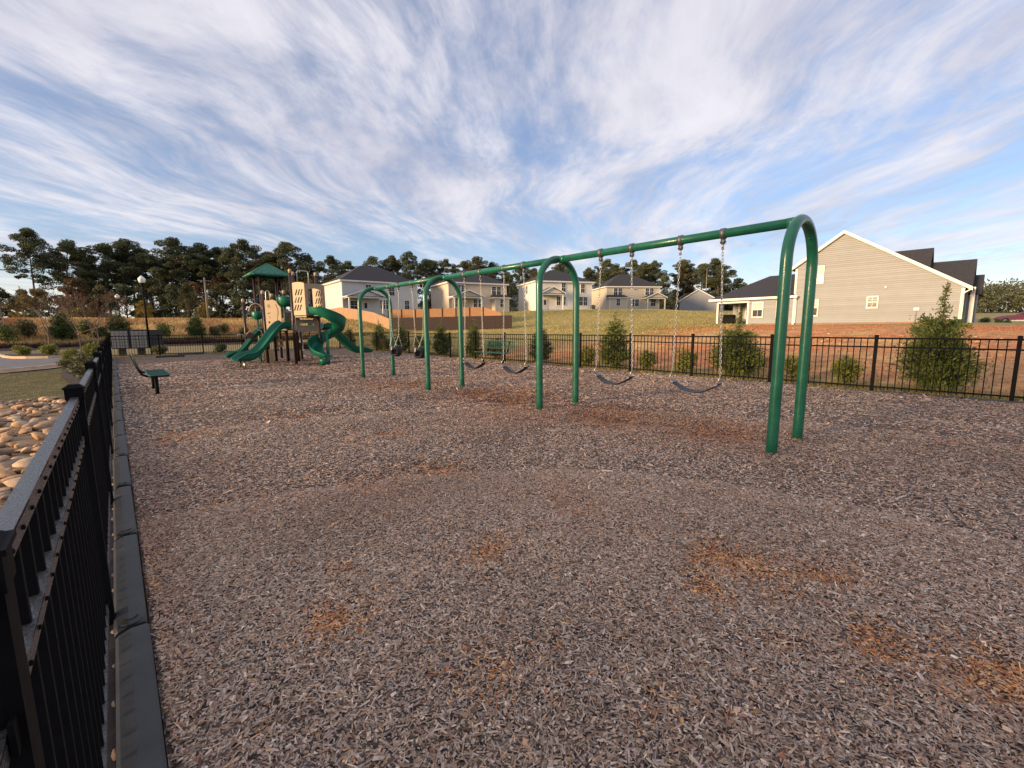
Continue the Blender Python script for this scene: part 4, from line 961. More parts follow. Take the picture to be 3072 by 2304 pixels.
def roof_slab(m, pts, t=.16): 
    n = len(pts); P = [Vector(p) for p in pts]; m.add(P+[p-Vector((0, 0, t)) for p in P], [tuple(range(n)), tuple(range(2*n-1, n-1, -1))]+[(i, (i+1) % n, n+(i+1) % n, n+i) for i in range(n)])
sl = (ZP-ZE)/UP; sr = (ZP-ZR)/(UR-UP); oe = .45; orr = .28
m = MB(); roof_slab(m, [(UP, -orr, ZP+.1), (UP, 13.3, ZP+.1), (-oe, 13.3, ZE-oe*sl+.1), (-oe, -orr, ZE-oe*sl+.1)])
roof_slab(m, [(UR+oe, -orr, ZR-oe*sr+.1), (UR+oe, 13.3, ZR-oe*sr+.1), (UP, 13.3, ZP+.1), (UP, -orr, ZP+.1)])
rf = m.build('roof', M_roof, GH)
tr = MB(); hgt = .24
for (ua, za), (ub, zb) in (((UP, ZP+.09), (-oe, ZE-oe*sl+.09)), ((UP, ZP+.09), (UR+oe, ZR-oe*sr+.09))):
    tr.add([(ua, -orr-.03, za), (ub, -orr-.03, zb), (ub, -orr-.03, zb-hgt), (ua, -orr-.03, za-hgt), (ua, -orr, za), (ub, -orr, zb), (ub, -orr, zb-hgt), (ua, -orr, za-hgt)], [(0, 1, 2, 3), (7, 6, 5, 4), (0, 4, 5, 1), (3, 2, 6, 7), (0, 3, 7, 4), (1, 5, 6, 2)])
tr.build('rake_trim', M_white, rf)
so_ = MB(); roof_slab(so_, [(UP, -orr, ZP-.15), (UP, .0, ZP-.15), (-oe, .0, ZE-oe*sl-.15), (-oe, -orr, ZE-oe*sl-.15)], .03); roof_slab(so_, [(UR+oe, -orr, ZR-oe*sr-.15), (UR+oe, 0, ZR-oe*sr-.15), (UP, 0, ZP-.15), (UP, -orr, ZP-.15)], .03)
so_.build('soffit', M_white, rf)
MB().b2((-.05, -.02, 0), (.12, .05, ZE-.3)).b2((UR-.14, -.02, 0), (UR+.05, .05, ZR-.25)).build('corner_trim', M_white, GH)
# lean wing with hipped roof and open porch
m = MB(); m.add([(-7.7, -.45, 2.62), (.0, -.45, 2.62), (.0, 4.9, 5.1), (-3.7, 4.9, 5.1), (-7.7, 10.5, 2.62), (0, 10.5, 2.62)], [(0, 1, 2, 3), (0, 3, 4), (3, 2, 5, 4), (0, 4, 5, 1)]); wr = m.build('wing_roof', M_roof, GH)
MB().b2((-7.73, -.48, 2.44), (.35, -.45, 2.66)).b2((-7.73, -.45, 2.44), (-7.7, 10.5, 2.66)).b2((-7.7, -.45, 2.47), (0, .04, 2.5)).b2((-7.0, .06, 2.2), (-3.9, .2, 2.46)).b2((-7.1, .2, 2.2), (-6.95, 4.2, 2.46)).build('wing_eaves', M_white, wr)
for x, y in ((-7.0, .12), (-6.15, 3.6), (-3.98, .0)): MB().b2((x-.09, y, 0), (x+.09, y+.18, 2.25)).build('porch_post', M_white, GH)
MB().b2((-7.3, -.1, -.6), (-3.9, 4.4, .03)).build('porch_slab', M_conc, GH)
MB().b2((-7.0, 4.2, 0), (-3.88, 4.4, 2.5)).build('porch_wall', W_grey, GH)
for a in ((.95, 3.70, 1.15, 1.38, False, .0, True), (1.15, .82, .72, 1.32, False, .0, True), (5.42, 1.40, .60, .80, True), (-3.5, .80, .85, 1.34, True, .0, True), (-1.35, .80, .85, 1.34, True, .0, True)): window(GH, 'F', *a)
window(GH, 'F', -5.6, .75, .95, 1.4, True, -4.2)
ex = MB().lathe([(.10, 0), (.10, .05), (.05, .09)], n=12).build('vent_hood', M_white, GH, True, loc=(6.5, -.0, 2.97)); ex.rotation_euler = (R(90), 0, 0)
mt_ = MB().b2((8.33, -.10, 1.02), (8.66, .0, 1.24)).build('meter_box', M_white, GH); MB().tube([(8.5, -.05, 1.02), (8.48, -.05, .0)], .022, 6).build('conduit', M_greyplastic, mt_)
for x in (.35, ): MB().tube([(.22, -.40, 2.45), (.22, -.12, 2.25), (.2, -.07, 2.1), (.2, -.07, .15), (.15, -.35, .06)], .045, 6).build('downspout', M_white, GH)
MB().tube([(UR+.38, -.2, 2.50), (UR+.05, -.1, 2.25), (UR-.02, -.07, 2.1), (UR-.10, -.07, .12)], .05, 6).build('downspout', M_white, GH)
for u0, u1, v0, vp, v1, zp, zb in ((3.6, 8.75, 2.0, 5.0, 8.2, 6.36, 2.9), (6.5, 11.38, 1.6, 5.0, 8.4, 5.13, 2.6), (9.0, 11.9, 3.2, 5.0, 6.8, 3.85, 2.5)):
    c = MB().prism([(v0+.15, 0), (v1-.15, 0), (v1-.15, zb), (vp, zp-.15), (v0+.15, zb)], lambda a, b, t: (t, a, b), u0, u1-.25).build('cross_gable', W_grey, GH)
    m = MB(); k = (zp-zb)/(vp-v0); roof_slab(m, [(u0, vp, zp), (u1, vp, zp), (u1, v0-.2, zb-.2*k), (u0, v0-.2, zb-.2*k)]); roof_slab(m, [(u0, vp, zp), (u0, v1+.2, zb-.2*k), (u1, v1+.2, zb-.2*k), (u1, vp, zp)]); m.build('cross_roof', M_roof, GH)
MB().b2((11.3, 2.2, 0), (11.55, 2.45, 2.75)).build('porch_post', M_white, GH)
# barbecue on the porch, bin by the front corner
gr = empty('barbecue_grill', (47.16+1.0, 12.53+6.1, 1.41), 0, 'black covered barbecue grill on the porch of the greige house', 'grill')
MB().b2((-.35, -.6, .1), (.35, .6, .72)).build('body', M_black, gr, bevel=.05); MB().prism([(-.34, .72), (.34, .72), (.25, 1.0), (-.2, 1.05)], lambda a, b, t: (a, t, b), -.55, .55).build('lid', M_black, gr, bevel=.04)
for x in (-.3, .3):
    for y in (-.55, .55): MB().b2((x-.03, y-.03, 0), (x+.03, y+.03, .1)).build('leg', M_black, gr)
def ac_unit(x, y, rz, label):
    o = empty('air_conditioner', (x, y, hz(x, y)), rz, label, 'air conditioner', 'air conditioners behind the houses')
    MB().b2((-.45, -.45, -.1), (.45, .45, .08)).build('pad', M_conc, o); MB().b2((-.38, -.38, .08), (.38, .38, .86)).build('cabinet', mat('ac_grey', (.12, .115, .11), .6), o)
    for k in range(6): MB().b2((-.39, -.385, .16+.11*k), (.39, -.38, .20+.11*k)).build('louvre', M_black, o)
    MB().lathe([(.30, .86), (.30, .90), (.05, .92)], n=16).build('fan_guard', M_black, o)
ac_unit(57.9, 63.0, R(-14), 'dark air conditioner at the corner of the beige house behind the orange fence')
ac_unit(69.4, 52.5, R(-24), 'dark air conditioner at the right end of the off-white house')
ac_unit(41.0, 71.0, R(-4), 'dark air conditioner behind the pale grey house')
# ------------------------------------------------------------------ wooden yard fences
M_cedar = mat('fresh_cedar', (.40, .245, .14), .8, var=.3, vscale=3, stretch=(6, 6, .5)); M_dkwood = mat('dark_stained_wood', (.028, .014, .013), .8, var=.3, vscale=3, stretch=(6, 6, .5)); M_orwood = mat('orange_cedar', (.36, .185, .085), .8, var=.25, vscale=3, stretch=(6, 6, .5))
def wood_fence(pts, ht, mt, label, posts=False, pw=.14, top_curve=None, step=2.4):
    """pts: (x, y, top z, base z)"""
    p0 = pts[0]; root = empty('wooden_fence', (p0[0], p0[1], 0), 0, label, 'fence')
    for i in range(len(pts)-1):
        a, b = Vector(pts[i][:2]), Vector(pts[i+1][:2]); L = (b-a).length; n = max(1, round(L/step)); d = (b-a)/L; nrm = Vector((d.y, -d.x))
        for k in range(n):
            t0, t1 = k/n, (k+1)/n; m = MB(); nb = max(2, round(L/n/pw))
            for q in range(nb):
                t = t0+(t1-t0)*(q+.5)/nb; w = L/n/nb*.94/2; tz = pts[i][2]+(pts[i+1][2]-pts[i][2])*t+rnd.uniform(-.015, .015); bz = pts[i][3]+(pts[i+1][3]-pts[i][3])*t-.3
                c = a.lerp(b, t); o = nrm*rnd.uniform(0, .01)
                P = [(c+d*s*w+nrm*e+o-Vector(p0[:2])) for s in (-1, 1) for e in (0, .022)]
                m.add([(p.x, p.y, z) for p in P for z in (bz, tz)], [(0, 1, 3, 2), (4, 6, 7, 5), (0, 4, 5, 1), (2, 3, 7, 6), (0, 2, 6, 4), (1, 5, 7, 3)])
            m.build('board_panel', mt, root)
            c = a.lerp(b, t0); tz = pts[i][2]+(pts[i+1][2]-pts[i][2])*t0; bz = pts[i][3]+(pts[i+1][3]-pts[i][3])*t0-.3; q = c-Vector(p0[:2])+nrm*(-.06 if not posts else .075)
            MB().b2((q.x-.05, q.y-.05, bz), (q.x+.05, q.y+.05, tz-(.05 if not posts else -.02))).build('post', mt if not posts else M_dkwood, root)
    return root
wood_fence([(26.2, 76, 4.5, 2.9), (26.72, 73.15, 4.56, 2.8), (27.29, 70.61, 4.72, 2.8), (28.4, 67.2, 4.35, 2.4), (29.52, 63.63, 3.78, 1.95), (30.31, 59.99, 2.78, .95)], 1.8, M_cedar, 'light cedar board fence stepping down the slope beside the pale grey house')
wood_fence([(29.9, 58.9, 2.80, .95), (39.65, 43.29, 2.92, 1.05)], 1.85, M_dkwood, 'dark brown stained board fence along the foot of the slope')
wood_fence([(33.5, 66.5, 4.30, 2.4), (38.03, 61.43, 4.36, 2.5), (43.93, 54.7, 4.54, 2.6), (45.28, 51.91, 3.55, 1.7)], 1.85, M_orwood, 'orange cedar fence with dark posts behind the dark brown fence', posts=True)
# ------------------------------------------------------------------ vegetation
def quads(C, U, V):
    """C centres, U half-length vectors, V half-width vectors -> pointed leaf quads"""
    n = len(C); P = np.stack([C-U, C+V*1.0-U*.1, C+U, C-V*1.0-U*.1], 1).reshape(-1, 3); F = np.arange(4*n).reshape(-1, 4); return P, F
def rand_dirs(g, n, zb=1.0):
    d = g.normal(size=(n, 3)); d[:, 2] *= zb; return d/np.linalg.norm(d, axis=1, keepdims=True)
def cloud(g, cen, rad, n, size, zb=.6, shell=.45):
    """n leaves in an ellipsoid"""
    d = rand_dirs(g, n); r = (g.random(n)**(1/3))*(1-shell)+shell*g.random(n)**.3
    C = np.asarray(cen)+d*r[:, None]*np.asarray(rad)
    u = rand_dirs(g, n, zb); w = rand_dirs(g, n, zb); w = w-u*(w*u).sum(1)[:, None]; w /= np.linalg.norm(w, axis=1, keepdims=True)+1e-6
    s = size*(0.55+0.9*g.random(n))[:, None]
    return C, u*s, w*s*.42
def stack(parts):
    C = np.concatenate([p[0] for p in parts]); U = np.concatenate([p[1] for p in parts]); V = np.concatenate([p[2] for p in parts]); return quads(C, U, V)
def pine_meshes(seed, h=18., crown0=.42, rmax=2.9, ncl=64, lean=.5):
    g = np.random.default_rng(seed); tr = MB(); bx, by = g.normal(0, lean, 2)
    def ax_(t): return Vector((bx*t*t, by*t*t*.8, h*t))
    tr.tube([ax_(t) for t in np.linspace(-.02, .97, 12)], [.24*(1-t*.85)*h/18 for t in np.linspace(0, 1, 12)], 7)
    parts = []
    for k in range(ncl):
        t = crown0+(1.0-crown0)*((k+g.random())/ncl)**.85
        q = (t-crown0)/(1-crown0)
        rr = rmax*(.35+1.0*math.sin(math.pi*min(1, .22+.72*q))**.8)*(.35+.75*g.random()) if q < .9 else rmax*.35*g.random()
        a = g.random()*2*math.pi; p0 = ax_(t-.02-.03*g.random()); c = p0+Vector((rr*math.cos(a), rr*math.sin(a), .25+.5*g.random()))
        if q < .25 and g.random() < .45: continue
        s = (.62+.55*g.random())*(1.0 if q > .2 else .7)
        parts.append(cloud(g, c, (s*1.15, s*1.15, s*.70), int(190*s+110), .155, .9))
        tr.tube([p0, p0.lerp(c, .5)+Vector((0, 0, .12)), c], [.06, .04, .018], 4)
    for k in range(5):  # dead stubs
        t = crown0*(.45+.5*g.random()); a = g.random()*6.28; p = ax_(t); tr.tube([p, p+Vector((1.1*math.cos(a), 1.1*math.sin(a), .1))], [.03, .012], 4)
    P, F = stack(parts); return tr.mesh('trunk', True), np_mesh('crown', P, F)
def broad_meshes(seed, h=9., r=3., low=.12, ncl=46, size=.2, leaves=150):
    g = np.random.default_rng(seed); tr = MB(); parts = []
    tr.tube([(0, 0, -.3), (g.normal(0, .1), g.normal(0, .1), h*.35), (g.normal(0, .3), g.normal(0, .3), h*.8)], [.16*h/9, .12*h/9, .03], 7)
    for k in range(ncl):
        q = g.random(); z = h*(low+(1-low)*q); rr = r*math.sin(math.pi*min(1, .18+.76*q))*(.45+.6*g.random()); a = g.random()*6.283
        c = Vector((rr*math.cos(a), rr*math.sin(a), z-.2)); s = r*(.24+.16*g.random())
        parts.append(cloud(g, c, (s, s, s*.75), int(leaves*(.7+.6*g.random())), size, .9)); tr.tube([(0, 0, z*.55), c], [.05, .012], 4)
    P, F = stack(parts); return tr.mesh('trunk', True), np_mesh('crown', P, F)
def put_tree(name, meshes, mats, x, y, s, label, cat='tree', group=None, rz=None, z=None, sz=None):
    zz = hz(x, y) if z is None else z
    o = empty(name, (x, y, zz-.03), rnd.uniform(0, 6.28) if rz is None else rz, label, cat, group)
    o.scale = (s, s, sz if sz else s)
    a = bpy.data.objects.new('trunk', meshes[0]); b = bpy.data.objects.new('crown', meshes[1])
    for q, mt in ((a, mats[0]), (b, mats[1])):
        COL.objects.link(q); q.parent = o
        if len(q.data.materials) == 0: q.data.materials.append(mt)
        q.material_slots[0].link = 'OBJECT'; q.material_slots[0].material = mt
    return o
PINES = [pine_meshes(s, crown0=c, rmax=r, ncl=n) for s, c, r, n in ((1, .40, 3.0, 70), (2, .50, 2.6, 56), (3, .33, 3.3, 84), (4, .46, 3.0, 66))]
# (x, y, top z)
pl = [(-10.1, 121.9, 20.2, 1, .95), (-6, 124.8, 19.2, 2, 1.15), (-3.0, 129.2, 17.4, 2, 1.1), (0.1, 126, 19.2, 0, 1.2), (4.2, 122.5, 19.8, 3, 1.25), (7.2, 124, 18.6, 2, 1.2), (10.8, 116.4, 20.2, 0, 1.1), (13.0, 120, 18.4, 2, 1.2), (15.4, 115.1, 19.4, 3, 1.1), (18.2, 115, 19.0, 1, 1.0), (20.6, 110, 18.2, 1, 1.05), (23.4, 107.6, 20.0, 2, 1.1), (26.2, 106, 17.6, 0, 1.15), (29.1, 102.3, 19.4, 0, 1.25), (33.5, 103.4, 17.4, 1, .95), (37.7, 98.2, 17.0, 2, 1.05),
      (50.5, 107.3, 19.2, 0, 1.0), (55, 106, 19.7, 3, 1.0), (57.6, 101.1, 20.5, 1, .95), (63.2, 102.6, 19.2, 0, 1.1), (66.3, 99.7, 19.2, 2, .95), (71, 96.7, 18.7, 3, 1.0), (73.8, 94.4, 19.9, 0, 1.1), (77.8, 93.3, 18.9, 2, 1.0),
      (85.5, 95.5, 17.0, 3, 1.1), (91.3, 90.4, 17.9, 0, 1.15), (97, 85, 18.2, 2, 1.1), (103, 79.5, 17.8, 3, 1.1), (111, 76.5, 19.0, 0, 1.1), (119, 72.4, 20.1, 2, 1.15), (122, 69.5, 20.3, 3, 1.05), (126, 74, 20.3, 0, 1.1), (129, 63.5, 20.0, 3, 1.1), (133, 60, 19.5, 1, 1.05), (131, 54, 20.2, 2, 1.35)]
plab = {0: 'full crowned', 1: 'slim sparse', 2: 'bushy low branched', 3: 'broad topped'}
zones = [(30, 'standing in the wood beyond the straw bank'), (48, 'standing left of the pale grey house roof'), (80, 'rising behind the pale grey and beige houses'), (106, 'rising behind the off-white house'), (200, 'in the stand behind the tan twin gabled house')]
for i, (x, y, zt, k, wd) in enumerate(pl):
    z0 = hz(x, y); s = (zt-z0)/18.2; zn = next(t for m_, t in zones if x < m_)
    put_tree('pine_tree', PINES[k], (M_bark, M_pine2 if i % 5 == 2 else M_pine), x, y, s*wd, '%s pine tree %s' % (plab[k], zn), 'tree', 'pine trees', sz=s)
# a second, deeper rank that closes the wood on the left
for x, y, s, k in [(-1, 141, .8, 2), (6, 138, .9, 3), (12, 134, .9, 0), (20, 130, .85, 2), (27, 124, .85, 3), (34, 118, .8, 0), (47, 118, .85, 2), (60, 116, .9, 3), (70, 110, .85, 0), (82, 106, .8, 2), (95, 99, .8, 0), (106, 92, .85, 3), (116, 84, .9, 2), (125, 79, .9, 0), (138, 68, .9, 3), (138, 58, .8, 2)]:
    put_tree('pine_tree', PINES[k], (M_bark, M_pine), x, y, s*1.15, 'dark pine tree in the back rank of the wood, behind the front pines', 'tree', 'pine trees in the back rank', sz=s)
BROAD = [broad_meshes(s, 9, 3.2, .02, 46) for s in (11, 12, 13)]
for x, y, s, k in ((-40, 1.0, 1.4, 0), (-39, 5.0, 1.45, 1), (-41, 8.6, 1.3, 2)): put_tree('added_shade_tree', BROAD[k], (M_bark, M_hard), x, y, s, 'unseen olive leafed tree added to shade the fence corner', 'tree', 'unseen trees added for shade', z=0)  # trees out of view, added to shade the fence corner
ub = [(-14, 117, .75, 0), (-9, 113, .7, 1), (-4.5, 116, .95, 2), (-1, 112, .8, 1), (2.5, 114, .9, 0), (6, 111, .95, 2), (9.5, 109, .85, 1), (13, 108.5, .95, 0), (17, 106, .9, 2), (20.5, 103, .95, 1), (24, 100.5, .9, 0), (27.5, 97, .85, 2), (31, 95, .9, 1), (35, 93, .8, 0), (-12, 124, .75, 2), (-3, 121, 1.0, 1), (8, 117, 1.15, 0), (18, 111, 1.1, 2), (26, 105, 1.1, 1), (33, 99, 1.0, 2), (40, 97, .95, 0)]
for i, (x, y, s, k) in enumerate(ub):
    put_tree('understory_tree', BROAD[k], (M_bark, (M_hard, M_pine, M_hard2, M_pine2, M_pine)[i % 5]), x, y, s, ('olive', 'dark green', 'rust tinged', 'drab olive', 'dark green')[i % 5]+' bushy tree filling the wood below the pines', 'tree', 'understory trees in the wood')
for i, (x, y, s, k) in enumerate([(47, 100, .85, 0), (53, 96, .85, 1), (60, 95, .85, 2), (67, 90, .85, 0), (79, 88, .9, 1), (87, 86, .95, 2), (95, 80, .95, 0), (103, 74, 1.0, 1), (109, 72, 1.0, 2), (115, 70, 1.05, 0), (120, 65, .9, 2), (134, 66, 1.1, 1), (137, 56, 1.0, 0), (137, 51, .85, 2)]):
    put_tree('understory_tree', BROAD[k], (M_bark, (M_hard, M_pine, M_pine2)[i % 3]), x, y, s*1.22, ('olive', 'dark green', 'drab olive')[i % 3]+' bushy tree below the pines behind the houses', 'tree', 'understory trees behind the houses')
# distant wooded rise on the right
def forest(seed, n, box, zr, size, nl):
    g = np.random.default_rng(seed); parts = []
    for k in range(n):
        x = g.uniform(box[0], box[1]); y = g.uniform(box[2], box[3]); s = g.uniform(2.0, 3.4); z = hz(x, y)+zr(x, y)*(1.05*g.random()-.05)
        parts.append(cloud(g, (x, y, z), (s, s, s*.85), nl, size, .9))
    return stack(parts)
P, F = forest(21, 420, (156, 190, -60, 44), lambda x, y: 6.4, .34, 150); stuff(tag(mobj('distant_wood', np_mesh('distant_wood', P, F), mat('haze_tinted_olive_leaves', (.125, .130, .066), .8, col2=(.06, .068, .036), vscale=.3, trans=.15)), 'olive wood with haze put into its leaf colour, on the rise beyond the red car', 'wood'))  # paler leaf colour stands in for haze over the distance
P, F = forest(22, 90, (150, 172, 40, 70), lambda x, y: 7.5, .34, 150); stuff(tag(mobj('distant_wood', np_mesh('distant_wood', P, F), M_pine2), 'low dark wood behind the greige house wing', 'wood'))
# conical evergreens
def cedar_meshes(seed, h=2.2, r=.62, n=9000, tip=.30, size=.045):
    g = np.random.default_rng(seed); tr = MB()
    tr.tube([(0, 0, -.05), (.01, 0, h*.5), (.0, .01, h)], [.035, .022, .004], 6)
    C, U, V = [], [], []
    nb = 190
    for k in range(nb):
        q = ((k+g.random())/nb); z0 = h*(.015+.97*q); env = r*(1-q)**.85*(.55+.6*min(1, q*7)) + .05
        if q > 1-tip: env = max(.05, .13*(1-q)/tip*1.6)
        L = env*(.65+.5*g.random()); a = g.random()*6.283; up = .35+.5*g.random()
        d = np.array([math.cos(a), math.sin(a), up*.7]); p0 = np.array([0, 0, z0-.08]); p1 = p0+d*L
        dens = int(n/nb*(.25+1.15*(1-q))*(.22 if q > 1-tip else 1)*max(.4, L/r*1.3))
        if k % 3 == 0: tr.tube([p0, p1], [.008, .003], 3)
        t = g.random(dens)**.55; sp_ = .09*(.5+L)
        c = p0+np.outer(t, p1-p0)+g.normal(0, 1, (dens, 3))*sp_*np.array([1, 1, .6])*(.35+.65*t[:, None]); c[:, 2] = np.maximum(c[:, 2], .02)
        u = d/np.linalg.norm(d)+g.normal(0, .55, (dens, 3)); u /= np.linalg.norm(u, axis=1, keepdims=True); w = rand_dirs(g, dens); w -= u*(w*u).sum(1)[:, None]; w /= np.linalg.norm(w, axis=1, keepdims=True)
        s = size*(.5+.9*g.random((dens, 1))); C.append(c); U.append(u*s); V.append(w*s*.4)
    P, F = quads(np.concatenate(C), np.concatenate(U), np.concatenate(V)); return tr.mesh('trunk', True), np_mesh('crown', P, F)
CED = [cedar_meshes(31, n=13000), cedar_meshes(32, r=.66, n=12000, tip=.24), cedar_meshes(33, r=.50, n=12000, tip=.2)]
CEDN = cedar_meshes(34, h=2.35, r=.80, n=30000, tip=.36, size=.040)
near = [(32.1, 1.95, 0, .9, 'beside the playset slide'), (27.1, 2.1, 2, 1.0, 'by the cedar fence end'), (24.1, 2.05, 1, .85, 'before the dark fence end'), (19.7, 2.1, 0, .9, 'directly behind the bucket swings'), (16.9, 1.95, 2, 1.0, 'just left of the bench'), (12.4, 1.75, 1, .95, 'just right of the bench'), (8.8, 2.05, 2, 1.2, 'in line with the off-white house')]
for y, h, k, wd, t in near:
    put_tree('evergreen_shrub', CED[k], (M_twig, M_arb if k != 1 else M_arb2), 12.95, y, h/2.2*wd*.88, 'conical green evergreen behind the fence '+t, 'shrub', 'evergreens along the shrub side fence', z=hz(12.95, y), sz=h/2.2)
put_tree('evergreen_shrub', CEDN, (M_twig, M_arb), 12.98, 4.74, .84, 'thin topped evergreen behind the fence, in front of the greige house porch', 'shrub', 'evergreens along the shrub side fence', z=-.02)
put_tree('evergreen_shrub', CEDN, (M_twig, M_arb), 12.98, .68, .74, 'largest evergreen, with bare spindly leader, in front of the greige gable wall', 'shrub', 'evergreens along the shrub side fence', rz=2.0, z=-.05, sz=1.03)
def bush_meshes(seed, h=.7, r=.42, n=1500, size=.04):
    g = np.random.default_rng(seed); tr = MB(); parts = []
    for k in range(16):
        a = g.random()*6.283; L = h*(.6+.5*g.random()); e = Vector((r*(.25+.7*g.random())*math.cos(a), r*(.25+.7*g.random())*math.sin(a), L)); tr.tube([(0, 0, -.03), e*.5+Vector((0, 0, .05)), e], [.008, .006, .002], 3)
        parts.append(cloud(g, e*rnd.uniform(.35, .9), (r*.42, r*.42, h*.30), n//16, size, .9))
    P, F = stack(parts); return tr.mesh('stems', True), np_mesh('leaves', P, F)
BUSH = [bush_meshes(s) for s in (41, 42, 43)]
def put_bush(x, y, s, mt, label, group=None, k=0, z=None, sz=None, name='bush'):
    o = put_tree(name, BUSH[k], (M_twig, mt), x, y, s, label, 'bush', group, z=z, sz=sz)
    for ch in o.children: ch.name = 'stems' if ch.data == BUSH[k][0] else 'leaves'
    return o
for i, (y, s, t) in enumerate([(26.0, 1.2, 'near the cedar fence end'), (21.6, 1.5, 'behind the bucket swings'), (15.1, 1.35, 'at the end of the bench'), (9.95, 1.05, 'left of the evergreen in line with the off-white house'), (7.45, 1.0, 'right of the evergreen in line with the off-white house'), (6.2, 1.1, 'left of the thin topped evergreen'), (3.25, .95, 'right of the thin topped evergreen'), (2.2, 1.05, 'left of the largest evergreen')]):
    put_bush(12.8, y, s, M_bush if i not in (0, 2) else M_olive, 'low yellow-green bush behind the fence '+t, 'bushes along the shrub side fence', i % 3)
# evergreens and bushes on and below the straw bank
for x, y, h, k, wd, t in [(.45, 56.5, 3.2, 1, 1.1, 'above the mailboxes'), (6.6, 57, 3.0, 0, 1.0, 'right of the lamp post'), (13.4, 56.5, 3.4, 2, 1.2, 'beside the playset'), (-3.3, 57, 3.3, 0, 1.05, 'between the tawny and russet trees'), (-7.6, 57, 3.0, 1, 1.0, 'by the low tan wall')]:
    put_tree('evergreen_shrub', CED[k], (M_twig, M_arb2), x, y, h/2.2*wd, 'dark conical evergreen on the straw bank '+t, 'shrub', 'evergreens on the straw bank', sz=h/2.2)
for i, (x, y, s) in enumerate([(-5.6, 58, 2.4), (-1.9, 59, 2.2), (-1.0, 57, 2.0), (3.9, 57, 2.2), (9.2, 58, 2.0), (-6.6, 56, 2.4), (8.2, 56.6, 1.8), (11, 57, 1.7)]):
    put_bush(x, y, s, M_arb if i % 2 else M_olive, 'small round bush growing at the toe of the straw bank', 'bushes on the straw bank', i % 3)
# leafy small trees at the edge of the wood
for x, y, zt, mt, t in [(3.7, 82, 5.6, M_yel, 'yellow sapling beyond the bank, beside the small lamp'), (9.2, 85.8, 8.6, M_hard, 'slender olive tree beyond the bank, right of the tall lamp post'), (10.6, 81.5, 5.4, M_yel, 'yellow sapling beyond the bank by the thin pole'), (-3.8, 88.9, 5.6, M_yel, 'yellow tree beyond the bank between tawny and russet trees'), (-8.6, 84, 4.6, M_yel, 'small yellow tree beyond the bank at the low tan wall'), (-1.5, 84, 5.2, M_hard2, 'rust coloured tree beyond the bank behind the russet tree')]:
    s = (zt-hz(x, y))/9.0; put_tree('small_tree', BROAD[int(abs(x)) % 3], (M_twig, mt), x, y, s*(1.0 if zt < 7 else .6), t, 'tree', 'young trees beyond the bank', sz=s)
# twiggy autumn trees by the car park
def twig_tree(seed, h, spread, stems=1, leafn=700, lsize=.035, levels=4):
    g = np.random.default_rng(seed); tr = MB(); tips = []
    def grow(p, d, L, r, lv):
        q = p+d*L; mid = p+d*L*.5+Vector(g.normal(0, .03*L, 3)); tr.tube([p, mid, q], [r, r*.8, r*.6], 5 if lv < 2 else 3, cap=False)
        if lv >= levels: tips.append((p, q)); return
        for k in range(3 if lv else 4):
            e = (d*(1.0 if lv else .9)+Vector(g.normal(0, .42*spread, 3))); e.z = abs(e.z)*.8+.25; e.normalize(); grow(q if k else p.lerp(q, .75), e, L*(.60+.22*g.random()), r*.58, lv+1)
    for s in range(stems):
        d = Vector((g.normal(0, .22)*(stems > 1), g.normal(0, .22)*(stems > 1), 1)).normalized(); grow(Vector((0, 0, -.05)), d, h*.34, .045 if stems == 1 else .032, 0)
    g2 = np.random.default_rng(seed+5); idx = g2.integers(0, len(tips), leafn); A = np.array([tips[i][0] for i in idx]); B = np.array([tips[i][1] for i in idx]); t = g2.random((leafn, 1))
    C = A+(B-A)*t+g2.normal(0, .05, (leafn, 3)); u = rand_dirs(g2, leafn); w = rand_dirs(g2, leafn); w -= u*(w*u).sum(1)[:, None]; s = lsize*(.6+.8*g2.random((leafn, 1)))
    P, F = quads(C, u*s, w*s*.5); return tr.mesh('trunk', True), np_mesh('crown', P, F)
T1 = twig_tree(51, 4.3, 1.0, 1, 3600, .055); T2 = twig_tree(52, 4.6, .95, 2, 900, .05); T3 = twig_tree(53, 4.2, 1.0, 1, 500, .05)
put_tree('young_tree', T1, (M_twig, M_tawny), -3.1, 41.5, 1.12, 'thin tree with tawny leaves rising from the kerbed planting island', 'tree', rz=.4, z=0)
put_tree('young_tree', T2, (M_twig, M_red), -.95, 42.5, 1.12, 'nearly bare twiggy tree with russet leaves near the fence end', 'tree', rz=1.4, z=0)
put_tree('young_tree', T3, (M_twig, M_red), -1.45, 36.0, .95, 'bare slender tree leaning beside the fence and island end', 'tree', rz=2.6, z=0)
# ------------------------------------------------------------------ car park, kerbs, beds on the left
def sheet(name, pts, z, mt, kind=True):
    o = MB().add([(x, y, z) for x, y in pts], [tuple(range(len(pts)))]).build(name, mt); return struct(o) if kind else o
sheet('car_park', [(-60, 25.6), (-6, 23.3), (-2.9, 23.6), (-2.25, 24.4), (-1.75, 25.2), (-1.6, 30), (-1.7, 33), (-4, 34.2), (-4.9, 37.5), (-5.6, 42.5), (-60, 45)], .006, M_asph)
def kerb(pts, label, w=.16, hgt=.12, closed=False):
    m = MB(); P = [Vector((x, y, 0)) for x, y in pts]; vs = []; n = len(P)
    for i in range(n):
        d = (P[min(i+1, n-1)]-P[max(i-1, 0)]); d.normalize(); s = Vector((-d.y, d.x, 0))
        for o, z in ((-w/2-.25, .010), (-w/2, .014), (-w/2+.03, hgt), (w/2, hgt), (w/2, -.05)): vs.append(P[i]+s*o+Vector((0, 0, z)))
    fs = []
    for i in range(n-1):
        for k in range(4): fs.append((i*5+k, i*5+k+1, (i+1)*5+k+1, (i+1)*5+k))
    o = m.add(vs, fs).build('kerb', M_kerb, smooth=False); return struct(o)
